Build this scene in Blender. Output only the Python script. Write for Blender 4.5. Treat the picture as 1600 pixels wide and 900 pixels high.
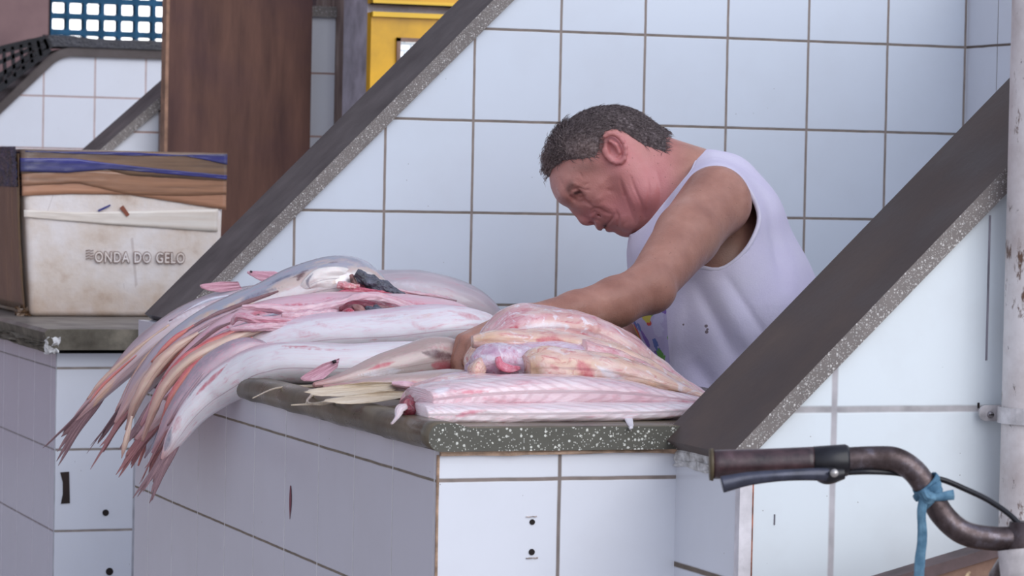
import bpy, bmesh, math, random
import numpy as np
from mathutils import Vector, Matrix
for _o in list(bpy.data.objects): bpy.data.objects.remove(_o, do_unlink=True)
S = bpy.context.scene
COL = S.collection
random.seed(7); RNG = np.random.default_rng(7)
PI = math.pi
# ------------------------------------------------------------ camera
CAM_R = np.array([0.937100, -0.348477, 0.020178]); CAM_U = np.array([-0.007023, 0.038971, 0.999216]); CAM_F = np.array([0.348990, 0.936507, -0.034073])
CAM_C = np.array([-1.127, -3.251, 1.28]); FPX = 4786.72
cd = bpy.data.cameras.new('camera'); cam = bpy.data.objects.new('camera', cd); COL.objects.link(cam)
cd.sensor_width = 36.0; cd.lens = FPX / 1600 * 36.0
M = Matrix.Identity(4)
for i in range(3):
    M[i][0] = CAM_R[i]; M[i][1] = CAM_U[i]; M[i][2] = -CAM_F[i]; M[i][3] = CAM_C[i]
cam.matrix_world = M
cd.clip_start = 0.1; cd.clip_end = 100
cd.dof.use_dof = True; cd.dof.focus_distance = 4.05; cd.dof.aperture_fstop = 18
S.camera = cam
S.view_settings.view_transform = 'Standard'; S.view_settings.look = 'None'
S.view_settings.exposure = 0.0; S.view_settings.gamma = 1.0
try: S.view_settings.use_curve_mapping = False
except Exception: pass
# ------------------------------------------------------------ daylight
w = bpy.data.worlds.new('World'); S.world = w; w.use_nodes = True
nt = w.node_tree; nt.nodes.clear()
def _n(t, nt=nt, **k):
    n = nt.nodes.new(t)
    for a, b in k.items(): setattr(n, a, b)
    return n
tc = _n('ShaderNodeTexCoord'); sp = _n('ShaderNodeSeparateXYZ'); mr = _n('ShaderNodeMapRange')
rp = _n('ShaderNodeValToRGB'); bg = _n('ShaderNodeBackground'); out = _n('ShaderNodeOutputWorld')
nt.links.new(tc.outputs['Generated'], sp.inputs[0]); nt.links.new(sp.outputs['Z'], mr.inputs[0])
mr.inputs[1].default_value = -0.3; mr.inputs[2].default_value = 1.0
nt.links.new(mr.outputs[0], rp.inputs[0])
# sunlit haze low in the sky beyond the far wall
dt = _n('ShaderNodeVectorMath', operation='DOT_PRODUCT'); nt.links.new(tc.outputs['Generated'], dt.inputs[0]); dt.inputs[1].default_value = (0.245, 0.968, 0.055)
hz = _n('ShaderNodeMapRange', interpolation_type='SMOOTHSTEP'); nt.links.new(dt.outputs['Value'], hz.inputs[0]); hz.inputs[1].default_value = .93; hz.inputs[2].default_value = .985; hz.inputs[4].default_value = 4.0
ad = _n('ShaderNodeVectorMath', operation='ADD'); nt.links.new(rp.outputs[0], ad.inputs[0]); nt.links.new(hz.outputs[0], ad.inputs[1])
# the open side of the market, behind and above the viewer
d2 = _n('ShaderNodeVectorMath', operation='DOT_PRODUCT'); nt.links.new(tc.outputs['Generated'], d2.inputs[0]); d2.inputs[1].default_value = (0.30, -0.78, 0.55)
h2 = _n('ShaderNodeMapRange', interpolation_type='SMOOTHSTEP'); nt.links.new(d2.outputs['Value'], h2.inputs[0]); h2.inputs[1].default_value = .15; h2.inputs[2].default_value = 1.0
v2 = _n('ShaderNodeVectorMath', operation='SCALE'); v2.inputs[0].default_value = (0.70, 0.80, 1.02); nt.links.new(h2.outputs[0], v2.inputs['Scale'])
a2 = _n('ShaderNodeVectorMath', operation='ADD'); nt.links.new(ad.outputs[0], a2.inputs[0]); nt.links.new(v2.outputs[0], a2.inputs[1])
nt.links.new(a2.outputs[0], bg.inputs[0]); nt.links.new(bg.outputs[0], out.inputs[0])
e = rp.color_ramp.elements
e[0].position = 0.0; e[0].color = (0.20, 0.18, 0.19, 1)
e[1].position = 1.0; e[1].color = (0.30, 0.33, 0.48, 1)
x = e.new(0.21); x.color = (0.46, 0.45, 0.50, 1)
x = e.new(0.30); x.color = (0.92, 0.95, 1.04, 1)
x = e.new(0.50); x.color = (0.66, 0.70, 0.86, 1)
bg.inputs[1].default_value = 0.72
def sun(name, energy, color, to, angle):
    l = bpy.data.lights.new(name, 'SUN'); l.energy = energy; l.color = color; l.angle = math.radians(angle)
    o = bpy.data.objects.new(name, l); COL.objects.link(o)
    o.rotation_euler = Vector(to).normalized().to_track_quat('-Z', 'Y').to_euler(); return o
sun('daylight', 1.62, (1.0, 0.975, 0.93), (-0.36, 1.0, -0.55), 60)

# ------------------------------------------------------------ helpers
def ray(x, y): return CAM_F + CAM_R * (x - 800) / FPX - CAM_U * (y - 450) / FPX
def atY(x, y, Y): d = ray(x, y); return CAM_C + d * (Y - CAM_C[1]) / d[1]
def atX(x, y, X): d = ray(x, y); return CAM_C + d * (X - CAM_C[0]) / d[0]
def atZ(x, y, Z): d = ray(x, y); return CAM_C + d * (Z - CAM_C[2]) / d[2]
def atD(x, y, D): return CAM_C + ray(x, y) * D
def lin(c):
    if isinstance(c, (tuple, list)) and max(c) > 1.0: c = [v / 255.0 for v in c]
    return tuple((v / 12.92 if v <= 0.04045 else ((v + 0.055) / 1.055) ** 2.4) for v in c[:3]) + (1.0,)
def tag(o, label=None, cat=None, group=None, kind=None):
    if label: o['label'] = label
    if cat: o['category'] = cat
    if group: o['group'] = group
    if kind: o['kind'] = kind
    return o
def thing(name, loc, label, cat, group=None, rz=0):
    o = bpy.data.objects.new(name, None); COL.objects.link(o)
    o.location = Vector(loc); o.rotation_euler = (0, 0, rz); o.empty_display_size = 0.05
    return tag(o, label, cat, group)
def put(name, me, mats=(), parent=None, smooth=False):
    """mesh given in world coordinates -> object; parent keeps world placement"""
    o = bpy.data.objects.new(name, me); COL.objects.link(o)
    for m in (mats if isinstance(mats, (list, tuple)) else [mats]): me.materials.append(m)
    if smooth: me.polygons.foreach_set('use_smooth', [True] * len(me.polygons))
    if parent is not None:
        o.parent = parent
        mp = parent_world(parent)
        o.matrix_parent_inverse = mp.inverted()
    return o
def parent_world(p):
    m = Matrix.LocRotScale(p.location, p.rotation_euler, p.scale)
    return (parent_world(p.parent) @ p.matrix_parent_inverse @ m) if p.parent else m
def mesh(name, V, F):
    me = bpy.data.meshes.new(name); me.from_pydata([tuple(map(float, v)) for v in V], [], [tuple(int(i) for i in f) for f in F]); me.update(); return me
def bm2me(bm, name='m'):
    me = bpy.data.meshes.new(name); bm.normal_update(); bm.to_mesh(me); bm.free(); return me
def box_bm(bm, a, b, mi=0):
    x0, y0, z0 = a; x1, y1, z1 = b
    vs = [bm.verts.new(p) for p in [(x0,y0,z0),(x1,y0,z0),(x1,y1,z0),(x0,y1,z0),(x0,y0,z1),(x1,y0,z1),(x1,y1,z1),(x0,y1,z1)]]
    fs = []
    for q in [(0,3,2,1),(4,5,6,7),(0,1,5,4),(1,2,6,5),(2,3,7,6),(3,0,4,7)]:
        f = bm.faces.new([vs[i] for i in q]); f.material_index = mi; fs.append(f)
    return vs, fs
def box(name, a, b, mat, parent=None, bev=0.0, seg=2):
    bm = bmesh.new(); box_bm(bm, a, b)
    if bev > 0: bmesh.ops.bevel(bm, geom=bm.edges[:], offset=bev, segments=seg, affect='EDGES', profile=0.5)
    return put(name, bm2me(bm, name), mat, parent)
def prism(name, poly, axis, a, b, mats, parent=None, matf=None, bev=0.0):
    """poly: 2-D outline; axis 'y' -> (x,z) outline extruded in y"""
    bm = bmesh.new()
    def P(p, t): return {'y': (p[0], t, p[1]), 'x': (t, p[0], p[1]), 'z': (p[0], p[1], t)}[axis]
    A = [bm.verts.new(P(p, a)) for p in poly]; B = [bm.verts.new(P(p, b)) for p in poly]
    n = len(poly)
    bm.faces.new(A); bm.faces.new(B[::-1])
    for i in range(n): bm.faces.new([A[i], B[i], B[(i+1) % n], A[(i+1) % n]])
    bmesh.ops.recalc_face_normals(bm, faces=bm.faces[:])
    if bev > 0: bmesh.ops.bevel(bm, geom=bm.edges[:], offset=bev, segments=2, affect='EDGES', profile=0.5)
    bm.normal_update()
    if matf:
        for f in bm.faces: f.material_index = matf(f)
    return put(name, bm2me(bm, name), mats, parent)
def catmull(P, n):
    P = [np.array(p, float) for p in P]
    P = [2 * P[0] - P[1]] + P + [2 * P[-1] - P[-2]]
    out = []
    for i in range(1, len(P) - 2):
        for k in range(n):
            t = k / n; a, b, c, d = P[i-1], P[i], P[i+1], P[i+2]
            out.append(0.5 * ((2*b) + (c-a)*t + (2*a-5*b+4*c-d)*t*t + (3*b-a-3*c+d)*t**3))
    out.append(P[-2]); return np.array(out)
def loft_data(path, secs, side, ns=24, closed_ends=True, shape=None):
    """path Nx3; secs Nx2 half extents (side, normal); side = Nx3 or 3 reference side direction."""
    path = np.array(path); N = len(path); V = []; F = []; UV = []
    T = np.gradient(path, axis=0); T /= np.linalg.norm(T, axis=1)[:, None]
    side = np.array(side, float)
    if side.ndim == 1: side = np.tile(side, (N, 1))
    for i in range(N):
        s = side[i] - T[i] * side[i].dot(T[i]); s /= np.linalg.norm(s); nrm = np.cross(T[i], s)
        for k in range(ns):
            a = 2 * PI * k / ns
            ca, sa = math.cos(a), math.sin(a)
            if shape: ca, sa = shape(ca, sa, i / (N - 1))
            V.append(path[i] + s * secs[i][0] * ca + nrm * secs[i][1] * sa); UV.append((i / (N - 1), k / ns))
    for i in range(N - 1):
        for k in range(ns):
            k2 = (k + 1) % ns; F.append((i*ns+k, i*ns+k2, (i+1)*ns+k2, (i+1)*ns+k))
    if closed_ends:
        F.append(tuple(range(ns))[::-1]); F.append(tuple((N-1)*ns + k for k in range(ns)))
    return V, F, UV
def set_uv(me, UV):
    uv = me.uv_layers.new(name='uv')
    idx = np.empty(len(me.loops), int); me.loops.foreach_get('vertex_index', idx)
    U = np.array(UV)[idx]
    uv.data.foreach_set('uv', U.ravel())
def loft(name, path, secs, side, mat, parent=None, ns=24, shape=None, smooth=True):
    V, F, UV = loft_data(path, secs, side, ns, True, shape)
    me = mesh(name, V, F); set_uv(me, UV)
    return put(name, me, mat, parent, smooth)
def tube(name, path, rad, mat, parent=None, ns=14):
    path = np.array(path, float)
    if np.isscalar(rad): rad = [rad] * len(path)
    T = path[-1] - path[0]; ref = np.array([0, 0, 1.0]) if abs(T[2]) < 0.9 * np.linalg.norm(T) else np.array([0, 1.0, 0])
    return loft(name, path, [(r, r) for r in rad], ref, mat, parent, ns)
# ------------------------------------------------------------ node materials
class NM:
    def __init__(s, name, rough=0.5, spec=0.5, color=(0.8,0.8,0.8)):
        s.m = bpy.data.materials.new(name); s.m.use_nodes = True; s.t = s.m.node_tree; s.t.nodes.clear()
        s.o = s.n('ShaderNodeOutputMaterial'); s.b = s.n('ShaderNodeBsdfPrincipled'); s.l(s.b.outputs[0], s.o.inputs[0])
        s.b.inputs['Roughness'].default_value = rough; s.b.inputs['Specular IOR Level'].default_value = spec
        s.b.inputs['Base Color'].default_value = lin(color)
    def n(s, t, **k):
        n = s.t.nodes.new(t)
        for a, b in k.items(): setattr(n, a, b)
        return n
    def l(s, a, b): s.t.links.new(a, b)
    def inp(s, sock, v):
        if hasattr(v, 'is_linked') or isinstance(v, bpy.types.NodeSocket): s.l(v, sock)
        elif isinstance(v, (tuple, list)): sock.default_value = v if len(v) == len(sock.default_value) else (tuple(v) + (1.0,))[:len(sock.default_value)]
        else: sock.default_value = v
    def pos(s): return s.n('ShaderNodeNewGeometry').outputs['Position']
    def obj(s): return s.n('ShaderNodeTexCoord').outputs['Object']
    def sep(s, v): n = s.n('ShaderNodeSeparateXYZ'); s.l(v, n.inputs[0]); return n.outputs
    def comb(s, x, y, z):
        n = s.n('ShaderNodeCombineXYZ')
        for i, v in enumerate((x, y, z)): s.inp(n.inputs[i], v)
        return n.outputs[0]
    def math(s, op, a, b=None, c=None, clamp=False):
        n = s.n('ShaderNodeMath', operation=op, use_clamp=clamp); s.inp(n.inputs[0], a)
        if b is not None: s.inp(n.inputs[1], b)
        if c is not None: s.inp(n.inputs[2], c)
        return n.outputs[0]
    def noise(s, v, scale, detail=3, rough=0.5, dist=0.0):
        n = s.n('ShaderNodeTexNoise'); s.l(v, n.inputs['Vector']); n.inputs['Scale'].default_value = scale
        n.inputs['Detail'].default_value = detail; n.inputs['Roughness'].default_value = rough; n.inputs['Distortion'].default_value = dist
        return n.outputs[0]
    def vor(s, v, scale, feature='F1', out='Distance', rnd=1.0):
        n = s.n('ShaderNodeTexVoronoi', feature=feature); s.l(v, n.inputs['Vector']); n.inputs['Scale'].default_value = scale
        n.inputs['Randomness'].default_value = rnd
        return n.outputs[out]
    def ramp(s, f, stops, interp='LINEAR'):
        n = s.n('ShaderNodeValToRGB'); s.inp(n.inputs[0], f); r = n.color_ramp; r.interpolation = interp
        cv = lambda c: lin(c) if isinstance(c, (tuple, list)) else (c, c, c, 1)
        r.elements.remove(r.elements[-1]); r.elements[0].position = stops[0][0]; r.elements[0].color = cv(stops[0][1])
        for p_, c_ in stops[1:]: e_ = r.elements.new(p_); e_.color = cv(c_)
        return n.outputs[0]
    def mix(s, f, a, b, mode='MIX'):
        n = s.n('ShaderNodeMix', data_type='RGBA', blend_type=mode); s.inp(n.inputs[0], f)
        s.inp(n.inputs[6], lin(a) if isinstance(a, (tuple, list)) else a); s.inp(n.inputs[7], lin(b) if isinstance(b, (tuple, list)) else b)
        return n.outputs[2]
    def scale(s, v, k):
        n = s.n('ShaderNodeVectorMath', operation='MULTIPLY'); s.l(v, n.inputs[0]); n.inputs[1].default_value = k; return n.outputs[0]
    def color(s, v): s.inp(s.b.inputs['Base Color'], v)
    def rough(s, v): s.inp(s.b.inputs['Roughness'], v)
    def bump(s, h, dist=0.001, strength=1.0):
        n = s.n('ShaderNodeBump'); n.inputs['Distance'].default_value = dist; n.inputs['Strength'].default_value = strength
        s.l(h, n.inputs['Height']); s.l(n.outputs[0], s.b.inputs['Normal'])
    def set(s, k, v): s.inp(s.b.inputs[k], v)

def tile_mat(name, axis, u0, v0, base=(226, 229, 236), grout_h=(128, 112, 100), grout_v=(130, 116, 106), w=0.15, h=0.15, g=0.0021, dirt=0.25, gv=None):
    k = NM(name, rough=0.22, spec=0.45)
    p = k.pos(); s = k.sep(p); u = s[0] if axis == 'x' else s[1]; v = s[2]
    wob = k.math('MULTIPLY', k.math('SUBTRACT', k.noise(p, 22, 2), 0.5), 0.0012)
    def line(c, c0, step, half):
        a = k.math('DIVIDE', k.math('SUBTRACT', k.math('ADD', c, wob), c0), step)
        d = k.math('ABSOLUTE', k.math('SUBTRACT', a, k.math('ROUND', a)))
        d = k.math('MULTIPLY', d, step)
        n = k.n('ShaderNodeMapRange', interpolation_type='SMOOTHSTEP'); k.l(d, n.inputs[0])
        n.inputs[1].default_value = half * 0.6; n.inputs[2].default_value = half * 1.5; n.inputs[3].default_value = 1; n.inputs[4].default_value = 0
        return n.outputs[0], a
    lv, ua = line(u, u0, w, gv or g); lh, va = line(v, v0, h, g)
    cell = k.comb(k.math('FLOOR', ua), k.math('FLOOR', va), 3.3)
    wn = k.n('ShaderNodeTexWhiteNoise'); k.l(cell, wn.inputs[0])
    c = k.mix(k.math('MULTIPLY', wn.outputs[0], 0.10), base, (196, 200, 214))
    n1 = k.ramp(k.noise(p, 6, 5, 0.6), [(0.45, 0.0), (0.75, 1.0)])
    c = k.mix(k.math('MULTIPLY', n1, dirt * 0.35), c, (168, 160, 156))
    sp = k.vor(p, 60); spk = k.math('LESS_THAN', sp, 0.045)
    big = k.math('GREATER_THAN', k.noise(p, 9, 2), 0.60)
    c = k.mix(k.math('MULTIPLY', k.math('MULTIPLY', spk, big), 0.6), c, (92, 78, 66))
    gn = k.noise(p, 40, 3)
    gh = k.mix(gn, grout_h, tuple(int(q * 0.62) for q in grout_h)); gvv = k.mix(gn, grout_v, tuple(int(q * 0.72) for q in grout_v))
    c = k.mix(lh, c, gh); c = k.mix(lv, c, gvv)
    m = k.math('MAXIMUM', lv, lh)
    k.color(c); k.rough(k.math('MULTIPLY_ADD', m, 0.6, 0.2))
    hgt = k.math('ADD', k.math('MULTIPLY', m, -1.0), k.math('MULTIPLY', k.noise(p, 14, 2), 0.35))
    k.bump(hgt, 0.0009, 0.45)
    return k.m
def terrazzo(name, base, chip, density=0.32, rough=0.55, scale=150, spec=0.4):
    k = NM(name, rough=rough, spec=spec); p = k.pos()
    d = k.vor(p, scale); ch = k.n('ShaderNodeTexVoronoi'); k.l(p, ch.inputs['Vector']); ch.inputs['Scale'].default_value = scale
    rnd = k.sep(ch.outputs['Color'])[0]
    on = k.math('MULTIPLY', k.math('LESS_THAN', d, 0.36), k.math('LESS_THAN', rnd, density))
    d2 = k.vor(p, scale * 2.3); ch2 = k.n('ShaderNodeTexVoronoi'); k.l(p, ch2.inputs['Vector']); ch2.inputs['Scale'].default_value = scale * 2.3
    on2 = k.math('MULTIPLY', k.math('LESS_THAN', d2, 0.38), k.math('LESS_THAN', k.sep(ch2.outputs['Color'])[0], density * 0.8))
    b = k.mix(k.noise(p, 18, 4), base, tuple(int(q * 0.7) for q in base))
    cc = k.mix(k.sep(ch.outputs['Color'])[1], chip, tuple(int(q * 0.62) for q in chip))
    c = k.mix(on, b, cc); c = k.mix(k.math('MULTIPLY', on2, 0.8), c, chip)
    k.color(c); k.bump(k.math('ADD', k.noise(p, 120, 3), k.math('MULTIPLY', on, 0.3)), 0.0008, 0.6)
    return k.m
def worn(name, base, dark, light, rough=0.5, spec=0.35, sc=9):
    k = NM(name, rough=rough, spec=spec); p = k.pos()
    c = k.ramp(k.noise(p, sc, 6, 0.62), [(0.3, dark), (0.5, base), (0.75, light)])
    sp = k.math('MULTIPLY', k.math('LESS_THAN', k.vor(p, 140), 0.13), k.math('GREATER_THAN', k.noise(p, 5, 2), 0.5))
    c = k.mix(k.math('MULTIPLY', sp, 0.35), c, light)
    k.color(c); k.bump(k.noise(p, 60, 4), 0.0008, 0.6); k.rough(k.ramp(k.noise(p, 12, 3), [(0.3, rough - 0.12), (0.7, rough + 0.12)]))
    return k.m
def plain(name, c, rough=0.5, spec=0.4, var=0.12, sc=12, metal=0.0, bump=0.0):
    k = NM(name, rough=rough, spec=spec); p = k.pos()
    d = tuple(max(0, q * (1 - 2 * var)) for q in c); l = tuple(min(255, q * (1 + var)) for q in c)
    k.color(k.ramp(k.noise(p, sc, 5, 0.6), [(0.3, d), (0.7, l)])); k.set('Metallic', metal)
    if bump: k.bump(k.noise(p, sc * 6, 3), bump, 0.7)
    return k.m
# ------------------------------------------------------------ measured levels (metres)
ZS = 0.12                       # counter height offset used below
ROW_L = 0.823 + ZS; ROW_B = 1.411 + ZS; TOPZ = 1.69
YB = 1.453; XW = 1.456
M_tl = tile_mat('tile_counter_left', 'y', 0.012, ROW_L, base=(214, 213, 222), grout_h=(156, 142, 126), grout_v=(252, 250, 252), gv=0.0015, g=0.0016)
M_tf = tile_mat('tile_counter_front', 'x', 0.147, atY(880, 748, 0)[2], grout_h=(165, 150, 142), grout_v=(150, 138, 132))
M_tb = tile_mat('tile_back_wall', 'x', 0.403, ROW_B, base=(220, 228, 238), grout_h=(156, 142, 132), grout_v=(166, 152, 144))
M_tr = tile_mat('tile_right_wall', 'y', 1.346, ROW_B, gv=0.0009)
M_tn = tile_mat('tile_near_wall', 'x', 0.404, atY(1304, 640, -.18)[2], base=(222, 230, 234), grout_h=(206, 202, 204), grout_v=(206, 202, 206), w=0.32, h=0.30, g=0.0035, dirt=0.5)
M_tc = tile_mat('tile_near_column', 'y', -0.35, atX(1055, 882, 0.29)[2], w=0.5, grout_h=(140, 126, 112), g=0.003)
M_t2l = tile_mat('tile_far_counter_left', 'y', 2.294 + 0.1894, 0.805 + ZS, base=(206, 205, 218), grout_h=(176, 166, 168), grout_v=(244, 240, 246), gv=0.0016, g=0.0016)
M_t2f = tile_mat('tile_far_counter_front', 'x', 0.05, 0.805 + ZS, grout_h=(176, 164, 156), grout_v=(196, 196, 204))
M_t3 = tile_mat('tile_third_wall', 'x', 0.593, 1.262 + ZS, grout_h=(206, 168, 156), grout_v=(206, 178, 170))
M_t4 = tile_mat('tile_fourth_wall', 'x', 0.683, 1.385 + ZS, grout_h=(206, 172, 164), grout_v=(206, 178, 172))
M_tplain = plain('tile_side_edges', (214, 214, 222), rough=0.3, var=0.05)
M_chip = terrazzo('terrazzo_edge', (104, 102, 92), (222, 222, 212), density=0.27, scale=235)
M_chip2 = terrazzo('terrazzo_cap_edge', (140, 132, 128), (206, 202, 198), density=0.40, scale=300)
M_top = worn('countertop_worn', (102, 92, 76), (68, 60, 48), (132, 120, 100), rough=0.32, spec=0.5)
M_cap = worn('cap_worn', (84, 72, 67), (66, 56, 53), (104, 90, 82), rough=0.6, sc=6)
M_capf = worn('cap_worn_far', (88, 80, 78), (70, 62, 60), (104, 96, 94), rough=0.55)
M_mortar = plain('mortar', (186, 158, 136), rough=0.9, var=0.15, sc=40, bump=0.002)
M_plaster = plain('broken_plaster', (236, 228, 220), rough=0.9, var=0.2, sc=60, bump=0.003)
M_dark = plain('dark_hole', (34, 26, 24), rough=0.8)
M_conc = plain('concrete', (176, 168, 164), rough=0.85, sc=5, var=0.15, bump=0.002)

# floor, far walls
tag(box('floor', (-6, -6, -0.1), (9, 14, 0.0), M_conc), kind='structure')
M_brown = NM('stained_far_wall', rough=0.9, spec=0.1)
M_brown.color(M_brown.ramp(M_brown.noise(M_brown.pos(), 1.3, 6, 0.6), [(0.3, (92, 74, 78)), (0.55, (128, 104, 104)), (0.75, (146, 124, 116))]))
CX0, CXS = 1.757, 0.0797
fw = thing('wall_far', (0, 10.5, 0), None, None); fw['kind'] = 'structure'
# wall with the pierced block opening left open
wx0, wx1, wz0, wz1 = 1.745, 3.0, 1.895, 3.35
bm = bmesh.new()
box_bm(bm, (-5, 10.5, 0), (wx0, 10.7, 5)); box_bm(bm, (wx1, 10.5, 0), (9, 10.7, 5))
box_bm(bm, (wx0, 10.5, 0), (wx1, 10.7, wz0)); box_bm(bm, (wx0, 10.5, wz1), (wx1, 10.7, 5))
put('wall_surface', bm2me(bm), M_brown.m, fw)
M_lat = plain('lattice_block', (46, 84, 112), rough=0.9, spec=0.1)
zrow = [atY(96, y, 10.5)[2] for y in (75.5, 49.5, 24, -1)]
zstep = (zrow[3] - zrow[0]) / 3
win = thing('window_1', (wx0, 10.5, wz0), None, None); win['kind'] = 'structure'
bm = bmesh.new(); nxc = 15; nz = 17
for i in range(nxc + 1):
    xc = CX0 - 0.012 + i * CXS
    box_bm(bm, (xc - 0.009, 10.50, wz0), (xc + 0.009, 10.56, wz1))
for j in range(nz + 1):
    zc = zrow[0] + zstep * 0 + (j) * zstep
    box_bm(bm, (wx0, 10.502, zc - 0.014), (wx1, 10.558, zc + 0.014))
put('lattice', bm2me(bm), M_lat, win)

# ---------------- sloped partition walls
def partition(name, y0, y1, x0, z0, xe, mat_face, mat_end, slope=1.0, topz=TOPZ, th=0.026, over=0.010, capmat=None, chip=None, roundc=False):
    """tiled wall between y0 (near) and y1: rises from (x0,z0) at 45 degrees to topz, then flat to xe; stone cap on top"""
    root = thing(name, (x0, y0, 0), None, None); root['kind'] = 'structure'
    xt = x0 + (topz - z0) / slope
    poly = [(x0, 0.0), (xe, 0.0), (xe, topz), (xt, topz), (x0, z0)]
    prism(name + '_tiles', poly, 'y', y0, y1, [mat_face, mat_end], root, matf=lambda f: 1 if abs(f.normal.y) < 0.5 else 0)
    n = Vector((-slope, 1)).normalized() * th
    a = (x0 - 0.002, z0 - 0.002); k = th * (math.sqrt(1 + slope**2) - 1) / slope
    if roundc:
        low = []; up = []
        for i in range(9):
            t = i / 8 * math.atan(slope); R0 = 0.09
            cx, cz = xt + R0 * math.tan(math.atan(slope) / 2), topz - R0
            ang = PI / 2 + math.atan(slope) - t
            low.append((cx + R0 * math.cos(ang), cz + R0 * math.sin(ang))); up.append((cx + (R0 + th) * math.cos(ang), cz + (R0 + th) * math.sin(ang)))
    else:
        low = [(xt, topz)]; up = [(xt - k, topz + th)]
    poly = [a] + low + [(xe, topz), (xe, topz + th)] + up[::-1] + [(x0 + n.x, z0 - 0.002 + n.y * 0.62)]
    def mf(f): return 1 if f.normal.y < -0.5 else 0
    c = prism('cap', poly, 'y', y0 - over, y1 + over, [capmat or M_cap, chip or M_chip2], root, matf=mf, bev=0.0)
    return root
zf0 = 0.99; xf0 = 0.035
near = partition('wall_near', -0.18, 0.0, 0.292, 0.858 + ZS, 1.75, M_tn, M_tc, slope=0.95)
back = partition('wall_back', YB, YB + 0.18, 0.075, 0.926 + ZS, 1.75, M_tb, M_tplain, slope=0.985, capmat=M_capf)
third = partition('wall_third', 3.74, 3.92, 0.42, 1.165 + ZS, 1.08, M_t3, M_tplain, slope=0.88, topz=1.665, capmat=M_capf)
fourth = partition('wall_fourth', 5.5, 5.68, 0.39, 1.165 + ZS, 2.4, M_t4, M_tplain, slope=0.98, topz=1.50 + ZS, capmat=M_capf, chip=M_capf, roundc=True)
third.location; 
# lower bodies of the walls behind the counters, right return wall
rw = thing('wall_right', (XW, 0, 0), None, None); rw['kind'] = 'structure'
box('wall_tiles', (XW, 0.0, 0), (XW + 0.12, YB, TOPZ), M_tr, rw)
# broken plaster at the foot of the near cap, corner strip of the near wall
def rough_block(name, a, b, mat, parent, amp=0.004, n=8, seed=1):
    bm = bmesh.new(); box_bm(bm, a, b)
    bmesh.ops.subdivide_edges(bm, edges=bm.edges[:], cuts=n, use_grid_fill=True)
    r = random.Random(seed)
    for v in bm.verts: v.co += Vector((r.uniform(-amp, amp), r.uniform(-amp, amp), r.uniform(-amp, amp)))
    return put(name, bm2me(bm), mat, parent)
rough_block('broken_plaster', (0.2885, -0.165, 0.838 + ZS), (0.31, -0.004, 0.861 + ZS), M_plaster, near, 0.0025, 5)
box('corner_strip', (0.289, -0.184, 0), (0.304, -0.172, 0.858 + ZS), plain('grout_strip', (226, 222, 226), rough=0.6, sc=30, var=0.06), near)
M_rust = plain('rust_stain', (150, 96, 78), rough=0.9, sc=60, var=0.3)
box('rust_line', (0.3045, -0.1815, 0.3), (0.3070, -0.17, 0.835 + ZS), M_rust, near)
p = atY(1545, 400, -.18)
box('wall_seam', (p[0] - .0012, -0.1808, 0.97 + ZS), (p[0] + .0012, -0.17, 1.135 + ZS), plain('seam', (150, 146, 156), rough=0.9), near)
M_mark = plain('pencil_mark', (96, 92, 100), rough=0.9)
q = atY(1210, 812, -.18)
box('wall_mark', (q[0] - .0008, -0.1806, q[2] - .006), (q[0] + .0008, -0.17, q[2] + .006), M_mark, near)

# ---------------- main counter
ctr = thing('tiled_counter', (0, 0, 0), 'tiled market counter under the pile of fish with a dark speckled stone top', 'counter')
zc = 0.857 + ZS
bm = bmesh.new(); vs, fs = box_bm(bm, (0, 0, 0), (0.55, YB - 0.002, zc)); bm.normal_update()
for f in bm.faces: f.material_index = 1 if abs(f.normal.x) > .5 else 0
put('counter_base', bm2me(bm), [M_tf, M_tl], ctr)
# the face beyond YB up to 1.633 belongs to the wall end
box("wall_foot", (0.045, YB, 0), (0.08, YB + 0.18, 0.926 + ZS), [M_tl], back)
def slab(name, y0, y1, x1, zt, zb, x0, parent, mats, nose=True):
    t = zt - zb; prof = []
    r = t / 2
    for i in range(11):                       # rounded nose, then a shallow raised lip
        a = PI * 1.5 - PI * i / 10
        prof.append((x0 + r * 0.9 + r * 0.9 * math.cos(a), zb + r + r * math.sin(a)))
    prof += [(x0 + 0.030, zt + 0.0005), (x0 + 0.042, zt - 0.003), (x0 + 0.050, zt - 0.0055), (x1, zt - 0.0055), (x1, zb)]
    N = 40; V = []; F = []; n = len(prof)
    rr = random.Random(5)
    for j in range(N + 1):
        y = y0 + (y1 - y0) * j / N
        for (x, z) in prof:
            d = 0.0
            if x < x0 + 0.02: d = 0.0018 * math.sin(j * 1.7) * math.sin(j * .63 + 1)
            V.append((x + d, y, z + d * .5))
    for j in range(N):
        for i in range(n):
            i2 = (i + 1) % n; F.append((j*n+i, j*n+i2, (j+1)*n+i2, (j+1)*n+i))
    F.append(tuple(range(n))[::-1]); F.append(tuple(N*n + i for i in range(n)))
    me = mesh(name, V, F)
    bm = bmesh.new(); bm.from_mesh(me); bmesh.ops.recalc_face_normals(bm, faces=bm.faces[:]); bm.to_mesh(me); bm.free()
    o = put(name, me, mats, parent)
    for f in me.polygons:
        f.material_index = 1 if f.normal.y < -0.5 else 0
        f.use_smooth = abs(f.normal.y) < 0.5
    return o
ZT = 0.8895 + ZS; ZTOP = ZT - 0.0055        # top of the nose / working surface
slab('countertop', -0.012, YB - 0.002, 0.60, ZT, 0.8575 + ZS, -0.016, ctr, [M_top, M_chip])
rough_block('mortar_bed', (0.002, -0.006, 0.8525 + ZS), (0.292, 0.2, 0.8600 + ZS), M_mortar, ctr, 0.0012, 6, 3)
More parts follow.
